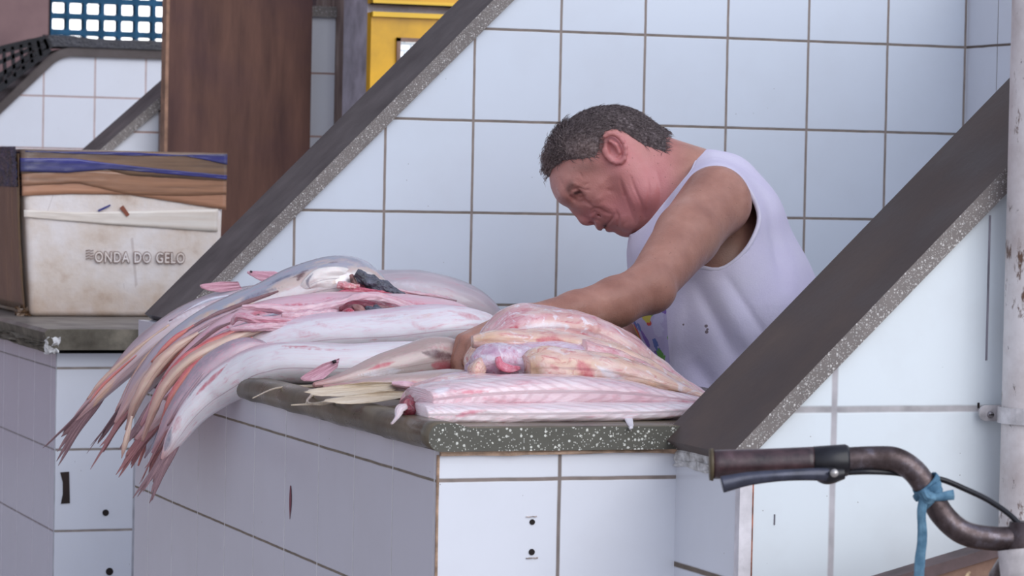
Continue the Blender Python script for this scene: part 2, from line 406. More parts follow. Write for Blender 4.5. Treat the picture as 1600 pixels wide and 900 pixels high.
def hole(x, y, r, name, parent, Y=0.0, rx=1.0):
    P = atY(x, y, Y); V = []; F = []
    n = 14
    for yy in (-0.0012, 0.004):
        for i in range(n):
            a = 2 * PI * i / n; V.append((P[0] + rx * r * math.cos(a), Y + yy, P[2] + r * math.sin(a)))
    F.append(tuple(range(n))); F += [(i, (i+1) % n, n + (i+1) % n, n + i) for i in range(n)]
    return put(name, mesh(name, V, F), M_dark, parent)
hole(831.4, 815.6, 0.0032, 'screw_hole', ctr); hole(830.6, 862.5, 0.0036, 'screw_hole', ctr)
M_chipd = plain('chipped_glaze', (188, 172, 164), rough=.8, sc=200, var=.25)
for (x0, y0, x1, y1) in [(822, 871, 840, 872.5), (822, 806.5, 838, 807.5)]:
    a = atY(x0, y1, 0); b = atY(x1, y0, 0); rough_block('glaze_chip', (a[0], -.0012, a[2]), (b[0], .003, b[2]), M_chipd, ctr, .0006, 4)
# blood streak on the left face of the counter
sx = atX(454, 785, 0); M_bl = plain('dried_blood', (122, 62, 74), rough=.6)
V = []; 
for i in range(8):
    t = i / 7; wd = 0.0055 * math.sin(PI * min(1, t + .08)) + .001; z = sx[2] + .022 - .044 * t
    V += [(-0.0008, sx[1] - wd, z), (-0.0008, sx[1] + wd * .6, z)]
put('blood_streak', mesh('b', V, [(2*i, 2*i+1, 2*i+3, 2*i+2) for i in range(7)]), M_bl, ctr)
# tan crack along the corner edge
rough_block('corner_grout', (-0.0012, -0.0012, 0.5), (0.0012, 0.002, 0.8525 + ZS), M_mortar, ctr, 0.0005, 6, 4)

# ---------------- second counter further back
c2 = thing('tiled_counter', (0.05, 2.294, 0), 'tiled counter at left with broken stone edge, carrying the taped foam ice box', 'counter')
bm = bmesh.new(); box_bm(bm, (0.05, 2.294, 0), (0.52, 3.70, 0.832 + ZS)); bm.normal_update()
for f in bm.faces: f.material_index = 1 if abs(f.normal.x) > .5 else 0
put('counter_base', bm2me(bm), [M_t2f, M_t2l], c2)
M_top2 = worn('countertop_grey', (112, 106, 100), (84, 78, 74), (134, 128, 122), rough=.42, spec=.5)
M_edge2 = worn('countertop_grey_edge', (104, 98, 86), (78, 72, 62), (146, 138, 122), rough=.7, sc=20)
ZT2 = 0.878 + ZS
prof = [(0.028, ZT2 - .028), (0.022, ZT2 - .006), (0.028, ZT2), (0.545, ZT2), (0.545, ZT2 - .038), (0.045, ZT2 - .038)]
s2 = prism('countertop', prof, 'y', 2.262, 3.71, [M_top2, M_edge2], c2, matf=lambda f: 0 if f.normal.z > .7 else 1)
rough_block('broken_edge', (0.024, 2.275, ZT2 - .040), (0.05, 3.4, ZT2 - .024), M_edge2, c2, .004, 14, 9)
rough_block('broken_corner', (0.026, 2.262, ZT2 - .044), (0.05, 2.285, ZT2 - .014), M_plaster, c2, .003, 4, 6)
M_slot = plain('slot_shadow', (52, 40, 36), rough=.8)
a = [atY(x, y, 2.294) for x, y in [(94, 738), (108, 737), (109, 786), (95, 787), (98, 772), (98, 754)]]
V = [(q[0], 2.2925, q[2]) for q in a] + [(q[0], 2.30, q[2]) for q in a]; n = 6
put('slot', mesh('s', V, [tuple(range(n))] + [(i, (i+1) % n, n+(i+1) % n, n+i) for i in range(n)]), M_slot, c2)
hole(165, 801, 0.0060, 'pipe_hole', c2, 2.294, 1.0); hole(171, 893, 0.007, 'pipe_hole', c2, 2.294, 1.0)

# ---------------- brown plywood board standing behind the box
k = NM('stained_plywood', rough=.6, spec=.2); p = k.pos()
st = k.n('ShaderNodeVectorMath', operation='MULTIPLY'); k.l(p, st.inputs[0]); st.inputs[1].default_value = (1.0, 1.0, .14)
g = k.noise(st.outputs[0], 26, 6, .6)
c = k.ramp(g, [(.3, (80, 56, 50)), (.7, (112, 80, 68))]); c = k.mix(k.ramp(k.noise(p, 3.2, 5, .6), [(.4, 0.0), (.75, .8)]), c, (76, 54, 60)); k.color(c); k.bump(g, .0006, .5)
bx0, bx1 = atY(259.5, 200, 3.66)[0], atY(487, 100, 3.66)[0]
brd = thing('plywood_board', (bx0, 3.66, 0), 'tall dark brown plywood board standing behind the foam ice box', 'board')
box('board_face', (bx0 + .004, 3.662, 0), (bx1, 3.70, 2.3), k.m, brd)
box('board_edge', (bx0 - .0035, 3.6605, 0), (bx0 + .004, 3.701, 2.3), plain('raw_ply_edge', (150, 116, 96), rough=.8, sc=30), brd)

# ---------------- stained pillar, trim strip, yellow cabinet
k = NM('stained_pillar', rough=.8, spec=.2); p = k.pos()
st = k.n('ShaderNodeVectorMath', operation='MULTIPLY'); k.l(p, st.inputs[0]); st.inputs[1].default_value = (1, 1, .22)
xs = k.sep(p)[0]
pa = atY(527, 100, 3.72)[0]; pb = atY(571, 100, 3.72)[0]
g = k.noise(st.outputs[0], 34, 5, .6)
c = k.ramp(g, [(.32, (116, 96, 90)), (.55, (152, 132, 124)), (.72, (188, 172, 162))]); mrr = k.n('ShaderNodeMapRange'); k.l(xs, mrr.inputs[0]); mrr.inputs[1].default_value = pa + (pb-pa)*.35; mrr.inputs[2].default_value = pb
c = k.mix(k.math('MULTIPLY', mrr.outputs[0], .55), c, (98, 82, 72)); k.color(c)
pil = tag(box('stained_pillar', (pa, 3.66, 0), (pb, 3.90, 2.4), k.m), 'narrow grey brown stained pillar left of the yellow cabinet', 'pillar')
pil.data.materials[0] = k.m
# top ledge of the third wall as seen and pinkish wall above
tag(box('trim_1', (pb + .004, 3.60, 0), (pb + .013, 3.63, 2.4), plain('white_trim', (232, 232, 240), rough=.4)), kind='structure')
M_yel = plain('yellow_paint', (222, 168, 30), rough=.35, spec=.5, sc=5, var=.10)
M_yel2 = plain('yellow_edge', (238, 190, 40), rough=.3, spec=.5, sc=5, var=.03)
yc = thing('yellow_cabinet', (1.05, 3.4, 0), 'yellow painted metal cabinet with a framed glass window, behind the sloped tiled wall', 'cabinet')
cx0 = atY(577, 80, 3.4)[0]; zt = atY(600, 20, 3.4)[2]; zg = atY(600, 6, 3.4)[2]
box('cabinet_body', (cx0, 3.42, 0.0), (1.62, 3.60, 2.3), plain('cabinet_frame_grey', (176, 172, 184), rough=.4), yc)
door = thing('cabinet_door', (cx0, 3.4, 0), None, None); 
wa = atY(617, 59, 3.4); wb = atY(625, 67, 3.4)
bm = bmesh.new()
xr = 1.60; x2 = 1.36
box_bm(bm, (cx0, 3.39, .3), (wa[0], 3.42, zt)); box_bm(bm, (wa[0], 3.39, wa[2]), (xr, 3.42, zt)); box_bm(bm, (x2, 3.39, .3), (xr, 3.42, wa[2])); box_bm(bm, (wa[0], 3.39, .3), (x2, 3.42, 1.25))
bpy.data.objects.remove(door)
dr = put('cabinet_door', bm2me(bm), M_yel, yc)
bm = bmesh.new(); M_wf = plain('window_rubber', (122, 96, 84), rough=.5)
f = .0085
box_bm(bm, (wa[0], 3.382, 1.25), (wa[0] + f, 3.41, wa[2])); box_bm(bm, (wa[0], 3.382, wa[2] - f), (x2, 3.41, wa[2])); box_bm(bm, (x2 - f, 3.382, 1.25), (x2, 3.41, wa[2])); box_bm(bm, (wa[0], 3.382, 1.25), (x2, 3.41, 1.25 + f))
put('door_window_frame', bm2me(bm), M_wf, dr)
k = NM('pane_painted_outdoors', rough=.1, spec=.6); p = k.pos(); s_ = k.sep(p)
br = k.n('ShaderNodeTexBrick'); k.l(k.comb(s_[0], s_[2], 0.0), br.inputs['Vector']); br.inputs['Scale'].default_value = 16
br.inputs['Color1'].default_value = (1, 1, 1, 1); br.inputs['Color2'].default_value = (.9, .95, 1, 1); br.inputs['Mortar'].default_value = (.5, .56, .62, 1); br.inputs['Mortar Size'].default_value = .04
k.color(br.outputs[0]); k.l(br.outputs[0], k.b.inputs['Emission Color']); k.set('Emission Strength', .75)  # bright outdoors in the glass painted as pale bricks, with an added glow
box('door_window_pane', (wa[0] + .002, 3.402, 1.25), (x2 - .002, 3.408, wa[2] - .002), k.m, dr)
box('door_lip', (cx0, 3.378, zt - .010), (xr, 3.395, zt + .001), M_yel2, yc)
dr2 = box('upper_cabinet_door', (cx0, 3.385, zg), (xr, 3.42, 2.2), M_yel, yc)
box('upper_door_lip', (cx0, 3.376, zg), (xr, 3.39, zg + .007), M_yel2, yc)
box('upper_door_seal', (cx0, 3.38, zg - .003), (xr, 3.40, zg), M_dark, yc)

# ---------------- black plastic crates at far left and a folded tarp on the fourth wall
M_blk = plain('black_plastic', (34, 34, 38), rough=.35, spec=.5)
M_blk2 = plain('black_tarp', (52, 52, 60), rough=.3, spec=.6, sc=30, bump=.004)
def crate(px, Y):
    """lattice crate side leaning along the slope; px = four screen corners on plane Y (metres kept real)"""
    P = [Vector(atY(x, y, Y)) for x, y in px]
    root = thing('plastic_crate', P[3], 'black plastic lattice crate lying on the sloped cap of the farthest tiled wall', 'crate')
    def bar(bm, a, b, w_=.006, d=.012):
        a = Vector(a); b = Vector(b); t = (b - a).normalized(); n = Vector((-t.z, 0, t.x)) * w_
        q = [a - n, b - n, b + n, a + n]; yy = Vector((0, d, 0))
        vs = [bm.verts.new(v) for v in q + [v + yy for v in q]]
        for fc in [(0,1,2,3), (7,6,5,4), (0,4,5,1), (1,5,6,2), (2,6,7,3), (3,7,4,0)]: bm.faces.new([vs[i] for i in fc])
    bm = bmesh.new()
    for i in range(4): bar(bm, P[i], P[(i+1) % 4], .009)
    put('crate_rim', bm2me(bm), M_blk, root)
    bm = bmesh.new()
    L = lambda a, b, t: a + (b - a) * t
    for i in range(1, 10): bar(bm, L(P[0], P[1], i/10), L(P[3], P[2], i/10), .0045)
    put('crate_slats', bm2me(bm), M_blk, root)
    bm = bmesh.new()
    for t in (.33, .66): bar(bm, L(P[0], P[3], t), L(P[1], P[2], t), .006)
    put('crate_rails', bm2me(bm), M_blk, root)
    bm = bmesh.new(); off = Vector((0.02, .30, 0))
    for i in range(4): bar(bm, P[i] + off, P[(i+1) % 4] + off, .012)
    put('crate_rim', bm2me(bm), M_blk, root)
    bm = bmesh.new()
    for i in range(7):
        a = L(P[3], P[2], i/6); vs = [bm.verts.new(a + Vector((0, 0, -.004))), bm.verts.new(a + off + Vector((0, 0, -.004))), bm.verts.new(a + off + Vector((.02, 0, .004))), bm.verts.new(a + Vector((.02, 0, .004)))]
        bm.faces.new(vs)
    put('crate_base', bm2me(bm), M_blk, root)
    return root
crate([(-60, 92), (72, 60), (78, 76), (-60, 186)], 5.47)
a = atY(79, 72, 5.5); V = []; F = []; rr = random.Random(2); n = 26
for i in range(n + 1):
    x = a[0] - .01 + (1.9) * i / n; h = .030 - .012 * min(1, i / 9) + rr.uniform(-.002, .002)
    V += [(x, 5.485, 1.528 + ZS), (x, 5.485, 1.528 + ZS + h), (x, 5.56, 1.528 + ZS + h + .004), (x, 5.66, 1.528 + ZS)]
for i in range(n):
    for j in range(3): F.append((4*i+j, 4*i+j+1, 4*i+j+5, 4*i+j+4))
F += [(0, 3, 2, 1), (4*n, 4*n+1, 4*n+2, 4*n+3)]
tag(put('folded_tarp', mesh('tarp', V, F), M_blk2), 'black folded plastic tarp lying along the flat top of the farthest tiled wall', 'tarp')

# ---------------- foam ice box with tape and lettering
YX = 2.75
B = {q: atY(*q, YX) for q in [(35, 232), (352, 240), (60, 487), (240, 491), (352, 470)]}
bx0 = B[(35, 232)][0]; bx1 = B[(352, 240)][0]; bz0 = ZT2; bz1 = B[(35, 232)][2]; YD = 3.32
ib = thing('foam_ice_box', ((bx0 + bx1) / 2, YX, bz0), 'worn white foam ice box wrapped in brown and blue tape, on the counter at left', 'box')
k = NM('worn_foam', rough=.75, spec=.25); p = k.pos()
c = k.ramp(k.noise(p, 9, 7, .62), [(.25, (188, 160, 138)), (.42, (222, 208, 196)), (.6, (232, 224, 220)), (.8, (238, 232, 232))])
sz = k.sep(p)[2]; mm = k.n('ShaderNodeMapRange'); k.l(sz, mm.inputs[0]); mm.inputs[1].default_value = bz0 + .07; mm.inputs[2].default_value = bz0; 
c = k.mix(k.math('MULTIPLY', k.math('MULTIPLY', mm.outputs[0], k.noise(p, 24, 4)), 1.0), c, (178, 142, 108))
st = k.n('ShaderNodeVectorMath', operation='MULTIPLY'); k.l(p, st.inputs[0]); st.inputs[1].default_value = (1, 1, .35)
cr = k.vor(st.outputs[0], 9, 'DISTANCE_TO_EDGE'); crk = k.math('MULTIPLY', k.math('LESS_THAN', cr, .005), k.math('GREATER_THAN', k.noise(p, 9, 3), .58)); c = k.mix(k.math('MULTIPLY', crk, .3), c, (142, 118, 110))
k.color(c); k.bump(k.noise(p, 50, 5), .0025, .7); M_foam = k.m
bm = bmesh.new()
V8 = [(bx0 + .022, YX + .004, bz0), (bx1 - .006, YX + .004, bz0), (bx1 - .006, YD, bz0), (bx0 + .022, YD, bz0), (bx0, YX, bz1), (bx1, YX, bz1), (bx1, YD, bz1), (bx0, YD, bz1)]
V8 = [(a, b, c_) for a, b, c_ in V8]
vs = [bm.verts.new(v) for v in V8]
for q in [(0,3,2,1),(4,5,6,7),(0,1,5,4),(1,2,6,5),(2,3,7,6),(3,0,4,7)]: bm.faces.new([vs[i] for i in q])
bmesh.ops.bevel(bm, geom=bm.edges[:], offset=.012, segments=4, affect='EDGES', profile=.5)
put('foam_body', bm2me(bm), M_foam, ib, True)
# tape wraps: each follows the front and left face with a wavy edge, as thin shells
def tape(name, top, bot, mat, off=.0015, wrapleft=True, right=None, n=44, amp=.0006, seed=1):
    """top/bot: lists of (screen x, screen y) along the front; carried round the left corner at the same height"""
    rr = random.Random(seed)
    def hz(L, x): return float(np.interp(x, [q[0] for q in L], [atY(q[0], q[1], YX)[2] for q in L]))
    x1 = right or 352.5; V = []; F = []; m = 7
    cols = []
    for i in range(n + 1):
        px = 37 + (x1 - 37) * i / n; X = atY(px, 350, YX)[0]
        cols.append((X, YX - off, hz(top, px), hz(bot, px)))
    X0 = cols[0][0]
    if wrapleft:
        left = []
        for i in range(9): left.append((bx0 - off, YX + .012 + (YD - YX - .03) * i / 8, cols[0][2], cols[0][3]))
        cols = left[::-1] + [(bx0 + .002 - off, YX + .003 - off, cols[0][2], cols[0][3])] + cols
    for (X, Y, z1, z0) in cols:
        for j in range(m):
            z = z0 + (z1 - z0) * j / (m - 1); sh = .022 * (1 - (z - bz0) / (bz1 - bz0))
            V.append((X + (sh if Y > YX + .008 else 0) + 0, Y + rr.uniform(-amp, amp) - .0004, z))
    for i in range(len(cols) - 1):
        for j in range(m - 1): F.append((i*m+j, (i+1)*m+j, (i+1)*m+j+1, i*m+j+1))
    o = put(name, mesh(name, V, F), mat, ib, True)
    md = o.modifiers.new('t', 'SOLIDIFY'); md.thickness = .0012; return o
def tape_mat(name, c, c2, rough=.25, stretch=(.6, 1, 14)):
    k = NM(name, rough=rough, spec=.6); p = k.pos(); st = k.n('ShaderNodeVectorMath', operation='MULTIPLY'); k.l(p, st.inputs[0]); st.inputs[1].default_value = stretch
    g = k.noise(st.outputs[0], 9, 5, .6); k.color(k.ramp(g, [(.3, c2), (.65, c)])); k.bump(g, .0012, .4); return k.m
M_t1 = tape_mat('brown_tape', (170, 126, 98), (132, 98, 78)); M_t2 = tape_mat('dark_brown_tape', (134, 106, 84), (100, 82, 72)); M_t3b = tape_mat('blue_tape', (58, 58, 132), (70, 70, 104))
M_t5 = tape_mat('orange_brown_tape', (192, 142, 112), (160, 116, 92))
M_t6 = tape_mat('clear_tape', (232, 224, 214), (220, 206, 192))
tape('brown_tape', [(37, 262), (352, 276)], [(37, 306), (110, 303), (200, 304), (250, 312), (352, 328)], M_t5, .0010, seed=2)
tape('brown_tape', [(37, 262), (352, 274)], [(37, 290), (120, 286), (200, 304), (290, 306), (352, 304)], M_t1, .0022, seed=3)
tape('dark_brown_tape', [(37, 233), (352, 239)], [(37, 271), (160, 263), (200, 274), (352, 283)], M_t2, .0034, seed=4)
tape('blue_tape', [(37, 247), (110, 247), (160, 254), (230, 262), (352, 274)], [(37, 268), (100, 270), (170, 264), (240, 270), (352, 280)], M_t3b, .0046, seed=5)
tape('blue_tape', [(60, 236), (200, 238), (280, 242), (352, 241)], [(60, 238), (200, 243), (290, 244), (352, 257)], M_t3b, .0046, wrapleft=False, seed=6)
tape('clear_tape', [(37, 328), (120, 332), (352, 326)], [(37, 339), (160, 350), (340, 362), (352, 362)], M_t6, .0008, wrapleft=False, right=340, seed=7)
# left face: vertical brown tape, then shiny black plastic over its top
M_vt = tape_mat('brown_tape_upright', (128, 98, 70), (96, 74, 56), stretch=(1, 8, .7))
def sheet_left(name, z1, z0, mat, off, amp, seed, parent=ib, y0=None, bulge=.0, ny=26, nz=22):
    rr = random.Random(seed); V = []; F = []
    y0 = y0 or YX + .004
    for i in range(ny + 1):
        y = y0 + (YD - y0) * i / ny
        for j in range(nz + 1):
            z = z0 + (z1 - z0) * j / nz; t = 1 - (z - bz0) / (bz1 - bz0)
            x = bx0 + .018 * t - off - bulge * math.sin(PI * min(1, t)) + rr.uniform(-amp, amp)
            V.append((x, y, z))
    m = nz + 1
    for i in range(ny):
        for j in range(nz): F.append((i*m+j, i*m+j+1, (i+1)*m+j+1, (i+1)*m+j))
    o = put(name, mesh(name, V, F), mat, parent, True); md = o.modifiers.new('t', 'SOLIDIFY'); md.thickness = .001; return o
sheet_left('upright_tape', bz1 - .01, bz0 + .012, M_vt, .007, .0006, 4, bulge=.004)
k = NM('black_wrap', rough=.12, spec=.8); k.color(k.ramp(k.noise(k.pos(), 30, 4, .7), [(.40, (26, 24, 34)), (.60, (40, 38, 84)), (.74, (120, 112, 124))])); k.bump(k.noise(k.pos(), 26, 4, .7), .035, 1.0)
sheet_left('black_plastic_wrap', bz1 + .004, atY(20, 292, YX)[2], k.m, .0125, .002, 8)
# crumpled tape end hanging at the lower left corner
rough_block('loose_tape', (bx0 + .000, YX + .02, bz0 + .001), (bx0 + .030, YX + .05, bz0 + .016), M_vt, ib, .004, 4, 7)
for (x, y, w_, h_, an, mt) in [(163, 325, 24, 3.5, .45, M_t3b), (195, 330, 20, 8, -.9, plain('torn_red_tape', (150, 84, 62), rough=.5))]:
    P = Vector(atY(x, y, YX - .003)); s_ = 1 / 880.; ca, sa = math.cos(an), math.sin(an)
    V = [(P.x + (a * w_ * ca - b * h_ * sa) * s_ / 2, YX - .0035 + d, P.z + (a * w_ * sa + b * h_ * ca) * s_ / 2) for d in (0, .0015) for a, b in [(-1, -1), (1, -.8), (1, .8), (-1, 1)]]
    put('torn_tape_scrap', mesh('scrap', V, [(0,1,2,3), (7,6,5,4), (0,4,5,1), (1,5,6,2), (2,6,7,3), (3,7,4,0)]), mt, ib)
# engraved outline lettering
M_ink = plain('burnt_lettering', (128, 96, 84), rough=.8, var=.15, sc=80)
def text_mesh(s, size, off, ext):
    c = bpy.data.curves.new('t', 'FONT'); c.body = s; c.size = size; c.offset = off; c.extrude = ext; c.resolution_u = 4; c.space_character = 1.15
    o = bpy.data.objects.new('t', c); COL.objects.link(o)
    bpy.context.view_layer.update(); dg = bpy.context.evaluated_depsgraph_get()
    me = bpy.data.meshes.new_from_object(o.evaluated_get(dg)); bpy.data.objects.remove(o); return me
P0 = Vector(atY(147, 409, YX)); P1 = Vector(atY(289, 411, YX)); Wd = (P1 - P0).length
for (off, ext, mt, nm) in [(.0019, .0006, M_ink, 'lettering'), (.0005, .0008, M_foam, 'lettering_centre')]:
    me = text_mesh('ONDA DO GELO', .029, off, ext)
    xs = [v.co.x for v in me.vertices]; 
    if nm == 'lettering': tx0, tx1 = min(xs), max(xs)
    sc = Wd / (tx1 - tx0)
    for v in me.vertices:
        x, y, z = v.co; v.co = (P0.x + (x - tx0) * sc, YX - .0012 - z, P0.z + y * 1.0 + (P1.z - P0.z) * (x - tx0) / (tx1 - tx0))
    put(nm, me, mt, ib)
for i in range(4):
    A = atY(134, 392 + 4.2 * i, YX - .001); Bq = atY(146, 391 + 4.2 * i, YX - .001)
    tube('lettering_stroke', [A, (A + Bq) / 2 + np.array([0, 0, .0012]), (A + Bq) / 2 + np.array([.002, 0, -.001]), Bq], .0008, M_ink, ib, 6)
put_lab = None
# ============================================================ fish
from mathutils import noise as mn
def P(x, y, Y): return atY(x, y, Y)
def organic(name, pts, secs, mat, parent=None, side=(0, -1, 0), ns=72, n=22, wob=0.0, freq=25.0, seed=0, power=1.0, fold=0.0, hd=1.0, streak=1.0):
    """smooth swept body: pts are centres (x,y,Y screen+depth resolved to metres), secs (half width, half height) at the same stations"""
    C = catmull(pts, n); SS = np.maximum(catmull([(a, b, 0) for a, b in secs], n)[:, :2], 0.0008)
    def shp(ca, sa, t):
        if power != 1.0:
            ca = math.copysign(abs(ca) ** power, ca); sa = math.copysign(abs(sa) ** power, sa)
        return ca, sa
    V, F, UV = loft_data(C, SS, side, ns, True, shp)
    V = np.array(V).reshape(len(C), ns, 3)
    if wob > 0:
        L = np.concatenate([[0], np.cumsum(np.linalg.norm(np.diff(C, axis=0), axis=1))])
        for i in range(len(C)):
            r = V[i] - C[i]; m = min(SS[i]) ; am = min(wob, m * .45)
            for k in range(ns):
                a = 2 * PI * k / ns
                q = Vector((L[i] * freq * streak + seed * 7.3, math.cos(a) * 1.2 * hd, math.sin(a) * 1.2 * hd + seed))
                d = mn.noise(q) + .5 * mn.noise(q * 2.3)
                if fold: d += fold * (abs(mn.noise(Vector((L[i] * freq * .35 + seed, math.cos(a) * 2.5, math.sin(a) * 2.5)))) * -2 + .6)
                ln = np.linalg.norm(r[k]) + 1e-9
                V[i, k] += r[k] / ln * d * am
    me = mesh(name, V.reshape(-1, 3), F); set_uv(me, UV)
    return put(name, me, mat, parent, True)
PAINT = {}
def paint(body, attr, pts, rad, strength=1.0):
    me = body.data; co = np.empty(len(me.vertices) * 3); me.vertices.foreach_get('co', co); co = co.reshape(-1, 3)
    a = me.attributes.get(attr) or me.attributes.new(attr, 'FLOAT', 'POINT')
    cur = np.empty(len(co)); a.data.foreach_get('value', cur)
    pts = [np.array(p) for p in pts]; C = catmull(pts, 8) if len(pts) > 1 else np.array(pts)
    rads = rad * np.sin(PI * np.clip((np.arange(len(C)) + .8) / (len(C) + .6), 0, 1)) if len(C) > 1 else np.array([rad])
    d = np.min(np.linalg.norm(co[:, None] - C[None], axis=2) / np.maximum(rads[None], rad * .25), axis=1)
    v = np.clip(1.35 - d, 0, 1) * strength
    a.data.foreach_set('value', np.maximum(cur, v))
def uvm(k):
    u = k.n('ShaderNodeUVMap'); u.uv_map = 'uv'; return k.sep(u.outputs[0])
def wet(k, rough=.28, coat=.35):
    k.set('Roughness', rough); k.set('Coat Weight', coat); k.set('Coat Roughness', .12); k.set('Subsurface Weight', .12); k.b.inputs['Subsurface Radius'].default_value = (.012, .005, .004); k.b.inputs['Subsurface Scale'].default_value = .6
def skin_mat(name, belly, back, v0=.38, width=.16, blood=.35, tail=(186, 120, 120), tail0=.72, seed=0, mid=None, bcol=(205, 78, 96), sheen=0.0, rough=.3, spots=.0):
    k = NM(name, rough=rough, spec=.5); s = uvm(k); u, v = s[0], s[1]; p = k.pos()
    d = k.math('COSINE', k.math('MULTIPLY', k.math('SUBTRACT', v, v0), 2 * PI))         # 1 at the dorsal line
    sv = k.comb(k.math('MULTIPLY', u, 5.0), k.math('SINE', k.math('MULTIPLY', v, 2 * PI)), k.math('ADD', k.math('COSINE', k.math('MULTIPLY', v, 2 * PI)), seed * 3.1))
    n1 = k.noise(sv, 2.2, 6, .62); n2 = k.noise(sv, 5.5, 5, .6, .6)
    sv2 = k.comb(k.math('MULTIPLY', u, 6.0), k.math('MULTIPLY', v, 26.0), seed * 1.7)
    n3 = k.noise(sv2, 1.6, 4, .6)
    f = k.n('ShaderNodeMapRange', interpolation_type='SMOOTHSTEP'); k.l(k.math('ADD', d, k.math('MULTIPLY', k.math('SUBTRACT', n1, .5), .9)), f.inputs[0]); f.inputs[1].default_value = 1 - width * 6; f.inputs[2].default_value = 1 - width
    c = k.mix(f.outputs[0], belly, back)
    if mid: 
        g = k.math('MULTIPLY', f.outputs[0], k.math('SUBTRACT', 1.0, f.outputs[0])); c = k.mix(k.math('MULTIPLY', g, 3.2, clamp=True), c, mid)
    c = k.mix(k.math('MULTIPLY', k.ramp(n2, [(.48, 0.0), (.72, 1.0)]), blood * .9), c, (228, 166, 182))
    b = k.math('MULTIPLY', k.ramp(n2, [(.62, 0.0), (.74, 1.0)]), blood); c = k.mix(b, c, bcol)
    st = k.ramp(n3, [(.58, 0.0), (.75, 1.0)]); c = k.mix(k.math('MULTIPLY', st, blood * .55), c, bcol)
    t = k.n('ShaderNodeMapRange', interpolation_type='SMOOTHSTEP'); k.l(k.math('ADD', u, k.math('MULTIPLY', k.math('SUBTRACT', n3, .5), .25)), t.inputs[0]); t.inputs[1].default_value = tail0; t.inputs[2].default_value = 1.02
    tc = k.ramp(n3, [(.3, tail), (.5, tuple(int(q * .82 + 20) for q in tail)), (.7, (214, 150, 128))])
    c = k.mix(k.math('MULTIPLY', t.outputs[0], .85), c, tc)
    if spots: c = k.mix(k.math('MULTIPLY', k.math('LESS_THAN', k.vor(p, 90), .06), spots), c, (70, 44, 50))
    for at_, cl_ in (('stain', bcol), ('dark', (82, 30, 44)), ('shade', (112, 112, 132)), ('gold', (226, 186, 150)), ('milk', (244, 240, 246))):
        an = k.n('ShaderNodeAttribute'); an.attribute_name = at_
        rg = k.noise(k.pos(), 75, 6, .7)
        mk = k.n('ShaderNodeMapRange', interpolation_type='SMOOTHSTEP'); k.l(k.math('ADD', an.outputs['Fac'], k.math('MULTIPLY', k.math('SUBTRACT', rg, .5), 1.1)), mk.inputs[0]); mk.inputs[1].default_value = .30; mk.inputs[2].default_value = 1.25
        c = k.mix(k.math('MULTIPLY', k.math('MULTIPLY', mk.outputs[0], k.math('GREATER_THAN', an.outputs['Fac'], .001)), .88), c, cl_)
    k.color(c); wet(k, rough)
    if sheen: k.set('Metallic', sheen)
    k.bump(k.math('ADD', k.math('MULTIPLY', n3, .7), k.noise(p, 70, 3)), .0012, .5)
    return k.m
def flesh_mat(name, base, red=(206, 70, 92), pale=(240, 226, 226), amt=.5, seed=0, chevron=0.0, fat=.3, sc=1.0, yellow=0.0):
    k = NM(name, rough=.25, spec=.5); s = uvm(k); u, v = s[0], s[1]; p = k.pos()
    sv = k.comb(k.math('MULTIPLY', u, 4.0 * sc), k.math('SINE', k.math('MULTIPLY', v, 2 * PI)), k.math('ADD', k.math('COSINE', k.math('MULTIPLY', v, 2 * PI)), seed * 2.7))
    n1 = k.noise(sv, 1.6, 5, .6, .4); n2 = k.noise(sv, 3.4, 6, .65, .8); n3 = k.noise(p, 55, 4, .6)
    c = k.mix(k.ramp(n1, [(.35, 0.0), (.65, 1.0)]), base, pale)
    if yellow: c = k.mix(k.math('MULTIPLY', k.ramp(k.noise(sv, 1.1, 3), [(.45, 0.0), (.6, 1.0)]), yellow), c, (232, 196, 168))
    c = k.mix(k.math('MULTIPLY', k.ramp(n2, [(.52, 0.0), (.68, 1.0)]), amt), c, red)
    if fat: c = k.mix(k.math('MULTIPLY', k.ramp(k.noise(p, 38, 6, .7, 1.2), [(.56, 0.0), (.62, 1.0)]), fat), c, (246, 238, 244))
    h = n2
    if chevron:
        ph = k.math('ADD', k.math('MULTIPLY', u, 58.0), k.math('MULTIPLY', k.math('ABSOLUTE', k.math('SUBTRACT', v, .25)), -34.0))
        w_ = k.math('SINE', k.math('MULTIPLY', k.math('ADD', ph, k.math('MULTIPLY', n1, 4)), 2.2))
        c = k.mix(k.math('MULTIPLY', k.ramp(w_, [(.1, 0.0), (.9, 1.0)]), chevron), c, tuple(int(q * .90) for q in base))
        h = k.math('ADD', n2, k.math('MULTIPLY', w_, .15))
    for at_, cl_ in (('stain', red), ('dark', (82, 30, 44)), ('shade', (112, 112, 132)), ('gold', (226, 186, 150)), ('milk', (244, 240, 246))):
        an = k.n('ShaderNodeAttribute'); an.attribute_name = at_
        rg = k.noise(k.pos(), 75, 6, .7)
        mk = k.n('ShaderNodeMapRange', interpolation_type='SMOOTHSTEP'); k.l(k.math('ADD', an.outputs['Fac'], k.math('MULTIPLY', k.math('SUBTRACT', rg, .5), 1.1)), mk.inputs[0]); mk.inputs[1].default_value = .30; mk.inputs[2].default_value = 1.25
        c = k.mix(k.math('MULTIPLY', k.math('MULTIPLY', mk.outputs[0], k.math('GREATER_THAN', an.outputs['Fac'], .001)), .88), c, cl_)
    k.color(c); wet(k, .26, .5)
    k.bump(k.math('ADD', h, k.math('MULTIPLY', n3, .5)), .0022, .55)
    return k.m
